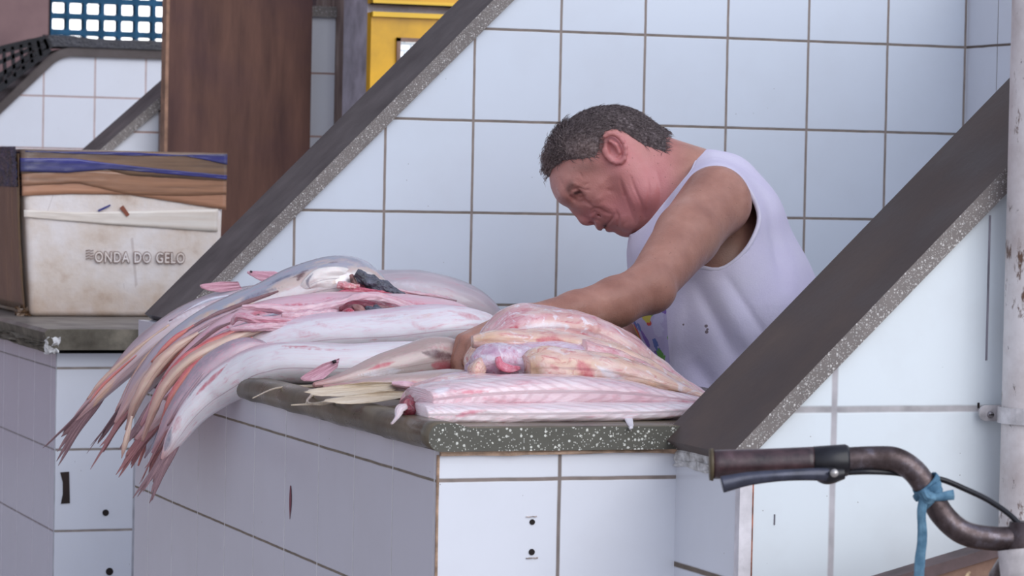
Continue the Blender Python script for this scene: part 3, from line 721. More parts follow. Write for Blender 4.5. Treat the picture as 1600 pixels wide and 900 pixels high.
def fin_mat(name, c1, c2, c3):
    k = NM(name, rough=.4, spec=.4); s = uvm(k)
    n = k.noise(k.comb(k.math('MULTIPLY', s[0], 2.5), k.math('MULTIPLY', s[1], 40), 0.3), 1.5, 4, .6)
    c = k.ramp(n, [(.32, c1), (.5, c2), (.68, c3)]); k.color(c); k.bump(n, .0012, .8); k.set('Coat Weight', .2)
    return k.m
def fin(name, base, dirs, mat, parent, thick=.0009, n=10, rag=.004, seed=0, droop=0.0):
    """thin rayed fin: base = list of root points, dirs = matching tip points"""
    base = catmull(base, 6) if len(base) > 1 else np.array(base); tips = catmull(dirs, 6)
    m = len(tips); rr = random.Random(seed); V = []; UV = []
    if len(base) != m: base = np.array([base[int(i * (len(base) - 1) / (m - 1))] for i in range(m)])
    ridge = []
    for i in range(m):
        t_ = tips[i] + (tips[i] - base[i]) * rr.uniform(-rag, rag) * 12
        for j in range(n + 1):
            t = j / n; p_ = base[i] * (1 - t) + t_ * t + np.array([0, 0, -droop * t * t]); V.append(p_); UV.append((t, i / (m - 1)))
    nv = len(V); nr = np.cross(tips[-1] - base[0], tips[0] - base[-1]); nr /= (np.linalg.norm(nr) + 1e-12)
    F = []
    W = []
    for i in range(m):
        for j in range(n + 1):
            th = thick * (1.6 if i % 2 else .7) * (1 - .7 * j / n); W.append(th)
    V = np.array(V); W = np.array(W)[:, None]
    VV = np.vstack([V + nr * W, V - nr * W]); UV = UV + UV
    for i in range(m - 1):
        for j in range(n):
            a, b, c, d = i*(n+1)+j, i*(n+1)+j+1, (i+1)*(n+1)+j+1, (i+1)*(n+1)+j
            F.append((a, b, c, d)); F.append((nv + d, nv + c, nv + b, nv + a))
    ring = [i*(n+1) for i in range(m)] + [(m-1)*(n+1) + j for j in range(1, n + 1)] + [i*(n+1)+n for i in range(m - 2, -1, -1)] + [j for j in range(n - 1, 0, -1)]
    for q in range(len(ring)):
        a, b = ring[q], ring[(q+1) % len(ring)]; F.append((a, b, nv + b, nv + a))
    me = mesh(name, VV, F); set_uv(me, UV); return put(name, me, mat, parent, True)
def tail(parent, end, prev, tips, mat, w0=.005, seed=0, side=(0.25, -1, 0)):
    """forked tail fin: two tapering rayed lobes that leave the end of the tail stalk"""
    end = np.array(end); prev = np.array(prev); d = end - prev; d /= np.linalg.norm(d)
    rr = random.Random(seed); V = []; F = []; UV = []
    for tip in tips:
        tip = np.array(tip); L = np.linalg.norm(tip - end); off = tip - end
        lat = off - d * off.dot(d); lt = lat / (np.linalg.norm(lat) + 1e-9)
        for q in range(4):
            fr = q / 3.0
            tp = end + off * (1.06 - .38 * fr * fr) - lt * np.linalg.norm(lat) * .5 * fr + np.array([rr.uniform(-.003, .003), rr.uniform(-.004, .004), 0])
            c1 = end - d * .022 + lt * w0 * (.8 - .25 * q); c2 = end + d * L * .45 + lt * (np.linalg.norm(lat) * (.55 - .15 * q) + .001)
            path = catmull([c1, c2, tp], 7)
            secs = []
            for i in range(len(path)):
                t = i / (len(path) - 1); secs.append((.0016 * (1 - t) + .0003, .0064 * (1 - t) ** .8 * (1 + .2 * math.sin(9 * t)) + .0004))
            v_, f_, uv_ = loft_data(path, secs, np.cross(d, lt), 8)
            o = len(V); V += list(v_); F += [tuple(i + o for i in f) for f in f_]; UV += [(a, b + q * .17) for a, b in uv_]
    me = mesh('tail_fin', V, F); set_uv(me, UV); return put('tail_fin', me, mat, parent, True)
M_tail = fin_mat('tail_fin_dusky', (98, 74, 84), (150, 116, 122), (196, 156, 152))
M_tail2 = fin_mat('tail_fin_red', (120, 80, 90), (178, 118, 120), (212, 164, 150))
M_finp = fin_mat('fin_pink', (206, 130, 156), (228, 172, 190), (240, 206, 212))
M_finy = fin_mat('fin_yellow', (186, 160, 138), (222, 204, 178), (234, 222, 208))
M_spine = plain('fin_spine_tip', (48, 36, 44), rough=.4)
FG = 'whole silver and white river fish heaped on the tiled counter'
def fish(label, cols, pts, secs, tips, tmat=M_tail, side=(0, -1, 0), wob=.0015, seed=0):
    pts = [P(*q) for q in pts]
    i0 = min(range(len(pts)), key=lambda i: abs(pts[i][0] - .15))
    root = thing('river_fish', tuple(pts[i0] - np.array([0, 0, secs[i0][1]])), label, 'fish', FG)
    if tips:
        secs = list(secs); e_ = pts[-1] + (pts[-1] - pts[-2]) * .55; pts = pts + [e_]; secs = secs[:-1] + [(secs[-1][0], secs[-1][1] * .85), (.0012, .004)]
    organic('body', pts, secs, cols, root, side=side, wob=wob, freq=14, seed=seed)
    if tips: tail(root, pts[-2], pts[-3], [P(*q) for q in tips], tmat, seed=seed, w0=.0040)
    return root
W_ = (236, 226, 236)
m_A = skin_mat('skin_white_front', (240, 234, 236), (196, 176, 184), v0=.42, width=.14, blood=.34, seed=1, mid=(230, 200, 212))
m_B = skin_mat('skin_white_second', (242, 236, 240), (206, 184, 194), v0=.36, width=.12, blood=.42, seed=2, mid=(232, 200, 214), tail=(196, 128, 128), tail0=.6)
m_C = skin_mat('skin_silver', (228, 222, 220), (170, 172, 184), v0=.22, width=.08, blood=.22, seed=3, mid=(214, 190, 176), tail=(196, 136, 134), tail0=.55, sheen=.15, rough=.24)
m_F = skin_mat('skin_grey_top', (214, 202, 206), (166, 156, 164), v0=.30, width=.14, blood=.18, seed=4, mid=(200, 184, 190), tail=(190, 140, 142), tail0=.6)
m_G = skin_mat('skin_pink', (226, 188, 198), (200, 150, 160), v0=.4, width=.16, blood=.75, seed=5, tail=(176, 112, 124), tail0=.5)
m_H = skin_mat('skin_beige', (214, 196, 190), (186, 162, 154), v0=.25, width=.16, blood=.25, seed=6, mid=(226, 206, 196))
m_U = skin_mat('skin_under', (206, 180, 188), (156, 140, 152), v0=.3, width=.16, blood=.45, seed=8, tail=(160, 110, 124), tail0=.5)

# A: front white fish, tail draped over the rounded edge
A = fish('large white-bellied fish in front of the heap, tail bent down over the counter edge', m_A,
     [(715, 560, .70), (690, 560, .69), (640, 564, .69), (540, 570, .71), (450, 570, .77), (395, 580, .82), (345, 605, .86), (303, 642, .875), (275, 683, .88), (262, 706, .88)],
     [(.012, .012), (.032, .020), (.044, .026), (.050, .029), (.048, .031), (.042, .030), (.034, .026), (.024, .020), (.013, .013), (.006, .009)],
     [(238, 782, .87), (212, 774, .89)], seed=1)
# ventral slit with red edge
def streak(name, pts, w_, mat, parent, h=.0012):
    q = [np.array(a, float) for a in pts]; C = catmull(q, 6); n = len(C)
    secs = [(h, w_ * math.sin(PI * (.06 + .88 * i / (n - 1)))) for i in range(n)]
    return loft(name, C, secs, (0, -1, .25), mat, parent, 10)
M_red = flesh_mat('wound_red', (176, 36, 62), (126, 18, 40), (214, 120, 140), .7, fat=.1)
M_dred = flesh_mat('gut_dark_red', (104, 30, 44), (66, 14, 26), (150, 60, 76), .6, fat=.1)
M_pinkflap = flesh_mat('belly_flap_pink', (222, 166, 180), (204, 96, 120), (236, 206, 212), .45, fat=.15, seed=4)
def on_surf(body, x, y, lift=.0008):
    """point where the sight line meets a body surface (placed ON that surface)"""
    me = body.data; d = Vector(ray(x, y)).normalized(); o = Vector(CAM_C)
    from mathutils.bvhtree import BVHTree
    if not hasattr(on_surf, 'c'): on_surf.c = {}
    if body.name not in on_surf.c: on_surf.c[body.name] = BVHTree.FromPolygons([v.co for v in me.vertices], [tuple(q.vertices) for q in me.polygons])
    h = on_surf.c[body.name].ray_cast(o, d)
    if h[0] is None: return None
    return np.array(h[0] + h[1] * lift)
def surf_streak(name, body, px, w_, mat, parent, h=.0010):
    q = [on_surf(body, x, y) for x, y in px]; q = [a for a in q if a is not None]
    if not q: return
    at_ = 'dark' if mat.name in ('wound_dark',) or mat.name.startswith('gut_dark') or mat.name.startswith('dark_hole') else ('shade' if mat.name.startswith('gill_fil') else 'stain')
    paint(body, at_, q, w_ * 1.5)
def brush(body, attr, px, w_, strength=1.0):
    q = [on_surf(body, x, y) for x, y in px]; q = [a for a in q if a is not None]
    if q: paint(body, attr, q, w_, strength)
def kid(root, nm): return [o for o in root.children if o.name.split('.')[0] == nm][0]
Ab = kid(A, 'body')
M_scar = flesh_mat('scar_pink', (214, 96, 122), (176, 44, 76), (232, 160, 178), .5, fat=0)
surf_streak('blood_stripe', Ab, [(300, 625), (318, 604), (340, 585), (356, 568)], .0045, M_scar, A)
fin('pectoral_fin', [P(530, 560, .628), P(527, 574, .625)], [P(505, 568, .622), P(470, 590, .62), P(484, 596, .62), P(506, 592, .618)], M_finp, A, rag=.002)
o = tube('fin_spine', [P(520, 566, .622), P(525, 564, .620)], .0022, M_spine, A, 8)
# B: second fish, above A
Bf = fish('white fish above the front one, a long red slit along its belly', m_B,
     [(770, 508, .84), (745, 510, .83), (690, 512, .83), (600, 520, .87), (500, 526, .92), (420, 540, .97), (362, 562, 1.0), (310, 595, 1.02), (265, 632, 1.03), (232, 668, 1.03)],
     [(.012, .010), (.034, .024), (.048, .033), (.056, .034), (.056, .032), (.050, .030), (.042, .026), (.032, .021), (.020, .015), (.007, .009)],
     [(186, 742, 1.02), (206, 728, 1.03)], M_tail2, seed=2)
Bb = kid(Bf, 'body')
surf_streak('belly_slit', Ab, [(434, 541), (455, 541), (480, 542), (510, 544)], .0030, M_red, Bf)
surf_streak('belly_slit', Bb, [(436, 538), (480, 540), (515, 542), (560, 543), (610, 542), (680, 536), (720, 531)], .0022, M_scar, Bf)
for pxs in [[(640, 500), (655, 508), (668, 520)], [(505, 527), (470, 520), (452, 508)], [(525, 520), (500, 505), (480, 498)]]:
    brush(Bb, 'stain', pxs, .008, .5)
# C: silver fish with opened gills
Cf = fish('silver fish with opened red gill cavity and dark gill filaments, near the top', m_C,
     [(592, 452, 1.12), (560, 446, 1.12), (520, 446, 1.12), (470, 456, 1.13), (420, 475, 1.14), (370, 493, 1.15), (312, 520, 1.16), (262, 556, 1.165), (222, 600, 1.165), (196, 640, 1.165)],
     [(.030, .022), (.044, .040), (.048, .044), (.046, .040), (.044, .036), (.042, .032), (.036, .028), (.028, .023), (.018, .016), (.009, .010)],
     [(146, 728, 1.155), (160, 706, 1.165)], M_tail2, seed=3)
Cb = kid(Cf, 'body')
# gill cover plates
m_plate = skin_mat('gill_cover', (232, 226, 222), (170, 166, 176), v0=.3, width=.1, blood=.1, seed=9, sheen=.05, rough=.3, mid=(216, 206, 196))
organic('gill_cover', [P(468, 456, 1.092), P(490, 442, 1.084), P(515, 436, 1.080), P(540, 438, 1.082), P(558, 446, 1.086)], [(.002, .004), (.006, .015), (.007, .020), (.006, .017), (.002, .005)], m_plate, Cf, wob=.003, freq=30)
surf_streak('gill_slit', Cb, [(464, 440), (470, 430), (480, 421)], .0045, M_dark, Cf)
M_gill = plain('gill_filaments', (84, 86, 98), rough=.25, spec=.6, var=.35, sc=60, bump=.003)
M_gbr = plain('gill_raker_brown', (150, 108, 104), rough=.35, var=.2, sc=50)
organic('gill_cavity', [P(532, 452, 1.09), P(565, 452, 1.085), P(605, 462, 1.08), P(648, 478, 1.08)], [(.012, .010), (.022, .016), (.018, .012), (.006, .004)], M_red, Cf, wob=.004, freq=60)
organic('gill_filaments', [P(556, 426, 1.06), P(578, 440, 1.055), P(606, 452, 1.05), P(640, 468, 1.045)], [(.005, .006), (.009, .011), (.009, .009), (.003, .003)], M_gill, Cf, wob=.003, freq=90)
organic('gill_arch', [P(549, 430, 1.066), P(552, 440, 1.06), P(558, 449, 1.058)], [(.003, .003), (.004, .004), (.003, .003)], M_gbr, Cf, wob=.001)
organic('gill_flesh', [P(528, 444, 1.06), P(545, 448, 1.052), P(562, 449, 1.05)], [(.005, .005), (.008, .006), (.004, .004)], flesh_mat('gill_flesh', (228, 132, 140), (206, 66, 76), (238, 206, 204), .6, fat=.3), Cf, wob=.004, freq=120, seed=5)
organic('red_flap_edge', [P(505, 466, 1.05), P(540, 458, 1.045), P(575, 457, 1.04), P(612, 465, 1.03), P(650, 480, 1.02), P(690, 494, 1.01)], [(.003, .002), (.006, .005), (.006, .006), (.006, .0055), (.005, .004), (.001, .001)], M_red, Cf, wob=.002, freq=80)
# E/F: grey fish at the back, forms the right hump of the heap
Ff = fish('grey fish at the back of the heap, its smooth round back against the tiles', m_F,
     [(800, 520, 1.22), (764, 506, 1.22), (722, 482, 1.22), (660, 466, 1.24), (600, 462, 1.27), (540, 466, 1.30), (440, 474, 1.31), (360, 482, 1.32), (300, 500, 1.325), (240, 535, 1.33), (190, 580, 1.335), (142, 630, 1.335)],
     [(.014, .014), (.034, .030), (.050, .040), (.056, .042), (.056, .040), (.050, .038), (.046, .034), (.042, .030), (.038, .026), (.030, .022), (.019, .016), (.009, .010)],
     [(72, 696, 1.325), (92, 722, 1.335)], M_tail, seed=4)
Fb = kid(Ff, 'body')
fin('pectoral_fin', [P(372, 440, 1.30), P(378, 452, 1.30)], [P(345, 440, 1.30), P(313, 445, 1.30), P(322, 453, 1.30), P(345, 457, 1.30)], M_finp, Ff, rag=.002)
fin('dorsal_fin', [P(452, 432, 1.31), P(440, 446, 1.31)], [P(430, 424, 1.31), P(387, 424, 1.31), P(396, 433, 1.31), P(410, 440, 1.31)], M_finp, Ff, rag=.002)
tube('fin_spine', [P(391, 424, 1.305), P(394, 425, 1.305)], .0016, M_spine, Ff, 8)
# fin standing on the crown of C
fin('dorsal_fin', [P(545, 412, 1.12), P(528, 420, 1.12)], [P(546, 409, 1.12), P(517, 408, 1.12), P(502, 416, 1.12), P(490, 424, 1.12)], M_finy, Cf, rag=.002)
tube('fin_spine', [P(516, 408, 1.115), P(519, 407.5, 1.115)], .0015, M_spine, Cf, 8)
surf_streak('dark_back_line', Cb, [(400, 458), (430, 440), (455, 430), (476, 422)], .003, M_gill, Cf)
# G: pink opened fish between C and B
Gf = fish('pink fish with split belly flaps lying between the silver and the white fish', m_G,
     [(742, 498, 1.0), (700, 492, 1.0), (640, 492, 1.0), (560, 492, 1.02), (480, 496, 1.04), (410, 506, 1.06), (350, 530, 1.08), (300, 566, 1.09), (262, 606, 1.095), (236, 645, 1.095)],
     [(.010, .010), (.030, .022), (.042, .030), (.046, .034), (.046, .034), (.042, .032), (.034, .028), (.026, .022), (.018, .016), (.008, .010)],
     [(214, 716, 1.09), (186, 700, 1.1)], M_tail, seed=5)
def flap(px, Y, w_, h_, mat, nm='belly_flap', parent=None, seed=1, wob=.0025, freq=45):
    pts = [P(x, y, yy - (.045 if parent is None else 0)) for (x, y), yy in zip(px, Y)]; n = len(pts)
    secs = [(w_ * math.sin(PI * (.1 + .8 * i / (n - 1))), h_ * math.sin(PI * (.12 + .76 * i / (n - 1)))) for i in range(n)]
    return organic(nm, pts, secs, mat, parent or Gf, wob=wob, freq=freq, seed=seed)
flap([(378, 480), (420, 481), (470, 486), (520, 478), (560, 467), (600, 468), (650, 484), (700, 494)], [1.03, 1.02, 1.01, 1.005, 1.0, 1.0, .98, .97], .012, .009, M_pinkflap, seed=2)
flap([(362, 506), (372, 495), (400, 500), (450, 503), (510, 502), (560, 500), (600, 497)], [1.03, 1.02, 1.0, .985, .97, .96, .96], .010, .007, flesh_mat('belly_flap_rose', (214, 140, 158), (196, 84, 110), (232, 196, 204), .5, fat=.1, seed=7), seed=3)
flap([(360, 514), (395, 512), (430, 510), (470, 508)], [1.0, .985, .975, .97], .008, .006, M_pinkflap, seed=5)
flap([(530, 484), (560, 480), (600, 484), (650, 490)], [.975, .965, .955, .955], .012, .011, M_dred, 'gut_cavity', seed=6)
flap([(552, 477), (562, 484), (572, 491)], [.958, .948, .944], .007, .007, M_gbr, 'gill_arch', seed=7, wob=.001)
flap([(566, 481), (590, 487), (618, 491)], [.955, .946, .942], .008, .008, M_gill, 'gill_filaments', seed=8, wob=.003, freq=110)
flap([(536, 487), (546, 489), (556, 492)], [.955, .946, .942], .006, .007, M_red, 'gill_flesh', seed=9)
flap([(440, 492), (480, 494), (520, 492), (545, 489)], [.99, .985, .98, .98], .012, .009, M_pinkflap, 'rib_lining', seed=10, freq=90)
flap([(600, 466), (640, 472), (690, 484), (730, 494), (758, 498)], [1.06, 1.05, 1.04, 1.03, 1.02], .010, .006, flesh_mat('flap_cream', (226, 206, 204), (204, 110, 130), (240, 230, 226), .35, fat=.3, seed=12), seed=11)
flap([(742, 494), (752, 497), (760, 499)], [1.0, .995, .99], .006, .004, M_scar, 'torn_end', seed=12, wob=.004, freq=120)
flap([(600, 450), (640, 458), (690, 466), (712, 470)], [1.10, 1.09, 1.10, 1.12], .007, .0045, M_pinkflap, 'pink_fin_fold', Ff, seed=13)
# beige catfish flank and orange tinged fish over the edge
Of = fish('orange and blue tinged silver fish draped over the edge left of the heap', skin_mat('skin_blue_orange', (198, 204, 220), (216, 170, 142), v0=.34, width=.14, blood=.3, seed=11, mid=(150, 162, 190), tail=(206, 146, 132), tail0=.5, sheen=.2, rough=.22),
     [(440, 484, 1.24), (400, 488, 1.24), (350, 500, 1.24), (300, 524, 1.25), (256, 556, 1.255), (220, 592, 1.26), (196, 626, 1.26)],
     [(.010, .010), (.026, .022), (.034, .027), (.032, .024), (.026, .020), (.016, .015), (.008, .010)],
     [(138, 704, 1.25), (156, 690, 1.26)], M_tail, seed=6)
Kf = fish('narrow pink fish whose tail hangs between the two lowest tails', m_U,
     [(420, 545, .93), (380, 548, .93), (335, 575, .94), (296, 615, .945), (268, 655, .95), (250, 690, .95)],
     [(.010, .010), (.024, .020), (.028, .022), (.022, .017), (.014, .012), (.006, .008)],
     [(220, 752, .94), (236, 738, .95)], M_tail2, seed=7)
# more fish under the heap, mostly buried, that carry the upper ones
for i, (pts, secs, lb) in enumerate([
    ([(770, 545, .95), (700, 545, .95), (600, 545, 1.0), (480, 550, 1.06), (380, 560, 1.12), (320, 580, 1.14), (280, 620, 1.15)], [(.012, .012), (.036, .030), (.05, .036), (.05, .036), (.040, .030), (.024, .02), (.008, .01)], 'mostly buried fish under the pink and the white fish'),
    ([(760, 530, 1.17), (690, 535, 1.17), (600, 530, 1.18), (480, 530, 1.2), (370, 535, 1.24), (290, 555, 1.26), (240, 600, 1.27)], [(.02, .02), (.05, .042), (.055, .044), (.055, .042), (.044, .034), (.024, .02), (.008, .01)], 'mostly buried fish under the silver fish and the grey one'),
    ([(770, 545, 1.32), (690, 540, 1.33), (600, 530, 1.34), (480, 530, 1.35), (370, 535, 1.36), (290, 550, 1.37)], [(.02, .02), (.045, .038), (.05, .040), (.05, .038), (.036, .03), (.012, .012)], 'mostly buried fish against the wall under the grey fish')]):
    fish(lb, m_U, pts, secs, None, seed=20 + i)
# H: beige catfish lying in front with a dark red wound; I: yellow-finned one with barbels
Hf = fish('small beige catfish with a dark red wound, lying right beside the hand', m_H,
     [(730, 563, .61), (705, 561, .60), (675, 562, .59), (650, 566, .58), (600, 576, .57), (560, 587, .55), (520, 597, .53), (490, 602, .52)],
     [(.012, .014), (.026, .028), (.030, .030), (.030, .027), (.026, .020), (.018, .013), (.010, .007), (.003, .003)], None, seed=8)
Hb = kid(Hf, 'body')
surf_streak('wound', Hb, [(660, 551), (676, 553), (694, 556), (712, 558)], .007, M_dred, Hf, .0012)
surf_streak('pink_bruise', Hb, [(676, 570), (694, 574), (710, 576)], .011, M_scar, Hf, .0008)
surf_streak('pink_gill_scar', Hb, [(572, 579), (590, 573), (605, 569), (620, 564)], .0035, M_scar, Hf, .0008)
If = fish('flat beige catfish with yellowish fins and long thin barbels at the counter edge', m_H,
     [(760, 604, .36), (720, 602, .36), (680, 602, .35), (640, 604, .34), (600, 605, .34), (560, 606, .34), (505, 605, .35)],
     [(.010, .010), (.032, .020), (.036, .019), (.034, .017), (.030, .014), (.022, .010), (.004, .003)], None, seed=9)
fin('pectoral_fin', [P(630, 598, .31), P(615, 612, .30)], [P(575, 597, .30), P(520, 603, .305), P(478, 611, .30), P(500, 618, .29), P(545, 619, .285), P(585, 618, .285)], M_finy, If, rag=.003)
fin('pectoral_fin', [P(650, 612, .27), P(632, 621, .26)], [P(600, 611, .26), P(548, 618, .26), P(505, 626, .25), P(545, 631, .245), P(585, 629, .25)], M_finy, If, rag=.003)
organic('pink_gill', [P(612, 599, .30), P(632, 602, .295), P(655, 604, .29)], [(.004, .002), (.008, .005), (.003, .003)], m_G, If, wob=.002)
for L_ in [[(500, 603), (470, 604), (430, 607), (395, 622)], [(505, 606), (490, 616), (480, 628), (500, 632), (530, 628)], [(520, 626), (500, 630), (475, 632), (455, 633)], [(498, 607), (486, 618), (478, 630)]]:
    Yv = .30
    q = []
    for x, y in L_:
        a = atZ(x, y, ZTOP + .003); q.append(a)
    n = len(catmull(q, 6)); tube('barbel', catmull(q, 6), [.0022 * (1 - .8 * i / n) + .0003 for i in range(n)], M_finy, If, 6)


# loose strips of fin and skin over the draped part of the heap
m_st1 = skin_mat('strip_tan', (222, 196, 176), (196, 160, 146), v0=.3, width=.16, blood=.35, seed=31, tail=(176, 130, 122), tail0=.5)
m_st2 = skin_mat('strip_orange_red', (226, 140, 122), (206, 92, 96), v0=.3, width=.16, blood=.7, seed=32, tail=(196, 120, 112), tail0=.5, bcol=(208, 66, 78))
m_st3 = skin_mat('strip_blue_silver', (206, 212, 226), (112, 120, 144), v0=.4, width=.14, blood=.3, seed=33, tail=(150, 120, 140), tail0=.5, sheen=.2, rough=.2)
def strip(fish_, px, secs, mat, nm='skin_strip', seed=1, wob=.0015):
    organic(nm, [P(*q) for q in px], secs, mat, fish_, wob=wob, freq=40, seed=seed, ns=28, n=10)
strip(Bf, [(438, 508, .945), (400, 516, .95), (350, 536, .955), (300, 562, .965), (262, 598, .98), (240, 640, .985), (222, 690, .99)], [(.003, .003), (.008, .006), (.010, .008), (.010, .009), (.009, .008), (.006, .006), (.001, .002)], m_st1, 'anal_fin', 1)
strip(Bf, [(395, 528, .93), (350, 548, .94), (310, 570, .95), (282, 600, .96), (262, 640, .97), (246, 690, .98)], [(.002, .002), (.007, .005), (.008, .006), (.008, .007), (.006, .006), (.001, .002)], m_st2, 'skin_strip', 2)
strip(Gf, [(372, 516, 1.035), (330, 536, 1.04), (292, 562, 1.045), (262, 596, 1.05), (240, 640, 1.055), (228, 690, 1.06), (216, 728, 1.06)], [(.003, .003), (.009, .007), (.010, .009), (.010, .008), (.007, .007), (.004, .004), (.001, .001)], m_st2, 'anal_fin', 3)
strip(Of, [(388, 482, 1.19), (350, 492, 1.19), (312, 506, 1.195), (280, 524, 1.20), (250, 552, 1.21)], [(.002, .002), (.010, .008), (.012, .010), (.010, .008), (.002, .002)], m_st3, 'silver_flank_fold', 4)
strip(Of, [(330, 530, 1.17), (290, 552, 1.18), (256, 580, 1.19), (232, 612, 1.20)], [(.002, .002), (.008, .007), (.008, .007), (.001, .002)], m_st3, 'silver_flank_fold', 5)
strip(Cf, [(310, 520, 1.10), (270, 548, 1.11), (236, 586, 1.12), (212, 630, 1.125), (196, 672, 1.13)], [(.002, .002), (.008, .008), (.010, .009), (.007, .007), (.001, .001)], m_st1, 'pelvic_fin', 6)
strip(Kf, [(300, 628, .93), (280, 668, .935), (262, 710, .94), (250, 742, .94)], [(.003, .003), (.006, .005), (.005, .004), (.001, .001)], m_st1, 'hanging_fin', 7)
strip(Gf, [(258, 640, 1.04), (240, 684, 1.045), (226, 716, 1.05)], [(.003, .003), (.006, .006), (.001, .001)], m_st3, 'hanging_fin', 8)
strip(Bf, [(206, 650, 1.02), (196, 690, 1.02), (190, 716, 1.02)], [(.002, .002), (.004, .004), (.0006, .0006)], m_st1, 'hanging_fin', 9)
fin('pelvic_fin', [P(276, 560, 1.215), P(262, 580, 1.22)], [P(252, 575, 1.21), P(226, 596, 1.21), P(232, 604, 1.21), P(246, 606, 1.21)], M_tail, Ff, rag=.004)
# stains with their own shape
brush(Ab, 'stain', [(352, 572), (330, 592), (305, 620)], .006); brush(Ab, 'stain', [(282, 650), (270, 676)], .012, .7)
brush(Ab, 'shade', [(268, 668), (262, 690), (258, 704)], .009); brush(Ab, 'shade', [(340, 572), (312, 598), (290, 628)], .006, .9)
for q in [[(505, 524), (480, 520), (450, 512)], [(640, 504), (662, 516)], [(560, 496), (600, 494), (650, 490)]]: brush(Bb, 'stain', q, .006, .62)
brush(Bb, 'gold', [(690, 496), (660, 494), (620, 498)], .010, .5)
Gb = kid(Gf, 'body')
for q in [[(500, 474), (420, 484), (370, 500)], [(600, 470), (680, 482), (740, 494)], [(350, 515), (300, 552), (270, 590)]]: brush(Gb, 'stain', q, .009, .9)
brush(Gb, 'dark', [(372, 484), (360, 490)], .007); brush(Gb, 'dark', [(640, 482), (690, 490)], .005, .8)
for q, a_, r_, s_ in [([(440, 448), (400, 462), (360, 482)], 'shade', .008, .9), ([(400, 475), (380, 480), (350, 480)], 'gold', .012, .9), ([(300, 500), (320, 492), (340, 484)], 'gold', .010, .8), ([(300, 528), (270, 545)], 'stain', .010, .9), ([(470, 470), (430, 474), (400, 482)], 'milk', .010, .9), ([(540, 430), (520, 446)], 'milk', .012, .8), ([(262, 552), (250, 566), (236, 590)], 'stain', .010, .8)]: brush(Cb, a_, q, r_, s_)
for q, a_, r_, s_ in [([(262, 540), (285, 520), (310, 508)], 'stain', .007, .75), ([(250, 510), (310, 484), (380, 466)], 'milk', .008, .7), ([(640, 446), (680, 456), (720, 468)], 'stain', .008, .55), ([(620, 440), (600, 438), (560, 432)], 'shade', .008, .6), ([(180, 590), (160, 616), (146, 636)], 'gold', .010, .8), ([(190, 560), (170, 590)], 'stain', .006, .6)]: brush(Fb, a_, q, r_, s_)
Ob = kid(Of, 'body')
for q, a_, r_, s_ in [([(330, 500), (300, 515), (270, 540)], 'shade', .010, .9), ([(262, 540), (244, 560), (228, 584)], 'stain', .009, 1), ([(240, 545), (220, 566)], 'gold', .008, .9)]: brush(Ob, a_, q, r_, s_)
brush(Hb, 'milk', [(560, 586), (600, 582), (630, 578)], .008, .9); brush(Hb, 'stain', [(640, 545), (700, 545), (720, 548)], .005, .7)
# ============================================================ fillets
FL = 'cut fish fillets piled at the front of the tiled counter'
def fillet(label, pts, secs, mat, seed=0, wob=.002, power=.62, side=(0, -1, 0), freq=22, fold=0.0, nm='fish_fillet'):
    pts = [P(*q) for q in pts]; c = np.mean(pts, axis=0)
    root = organic(nm, pts, secs, mat, None, side=side, wob=wob, seed=seed, power=power, freq=freq, fold=fold)
    tag(root, label, 'fillet', FL); return root
m_f1 = flesh_mat('fillet_pale', (238, 216, 220), (214, 110, 134), (242, 230, 234), .40, seed=1, chevron=.55, fat=.1)
m_f2 = flesh_mat('fillet_rose', (228, 190, 198), (210, 96, 120), (240, 222, 226), .45, seed=2, chevron=.5, fat=.15)
m_f3 = flesh_mat('fillet_pink_wet', (224, 158, 166), (200, 62, 88), (240, 212, 212), .6, seed=3, fat=.85, yellow=.4)
m_f4 = flesh_mat('fillet_peach', (230, 182, 170), (196, 50, 80), (238, 214, 202), .65, seed=5, fat=.5, yellow=.7)
m_f5 = flesh_mat('membrane_lilac', (200, 160, 184), (190, 56, 86), (226, 208, 222), .6, seed=7, fat=.6)
fillet('lowest long pale fillet lying along the front edge of the stone counter', [(652, 646, .105), (700, 645, .105), (800, 644, .105), (950, 642, .105), (1050, 640, .10), (1118, 636, .09)],
       [(.038, .0115), (.043, .0125), (.046, .0125), (.046, .012), (.036, .009), (.006, .003)], m_f1, 1)
fillet('long striped pink fillet resting on the lowest one', [(655, 624, .13), (700, 618, .135), (770, 612, .14), (850, 610, .14), (950, 612, .14), (1050, 622, .13), (1128, 634, .11)],
       [(.036, .0135), (.043, .0165), (.048, .0175), (.050, .019), (.046, .016), (.030, .009), (.004, .003)], m_f2, 2)
fillet('pink fillet with folded left end, between the beige catfish and the striped fillet', [(640, 632, .17), (664, 618, .19), (700, 606, .21), (745, 600, .22), (800, 600, .23)],
       [(.014, .009), (.028, .013), (.034, .014), (.034, .013), (.020, .010)], m_f3, 3)
fillet('thin fillet strip lying behind the folded pink one', [(655, 616, .24), (690, 602, .26), (730, 594, .28), (775, 590, .29)], [(.008, .006), (.020, .010), (.022, .011), (.012, .008)], m_f5, 4)
fillet('small ragged dark pink end of flesh hanging left of the long fillets', [(640, 622, .13), (636, 636, .12), (644, 646, .11)], [(.005, .004), (.012, .009), (.007, .006)], M_dred, 5, nm='flesh_scrap', wob=.004, freq=60)
fillet('thin pale shred of flesh trailing onto the counter edge', [(634, 634, .115), (625, 640, .10), (620, 652, .09), (612, 662, .075)], [(.004, .003), (.0045, .0045), (.0022, .0022), (.0012, .0012)], m_f1, 6, nm='flesh_shred')
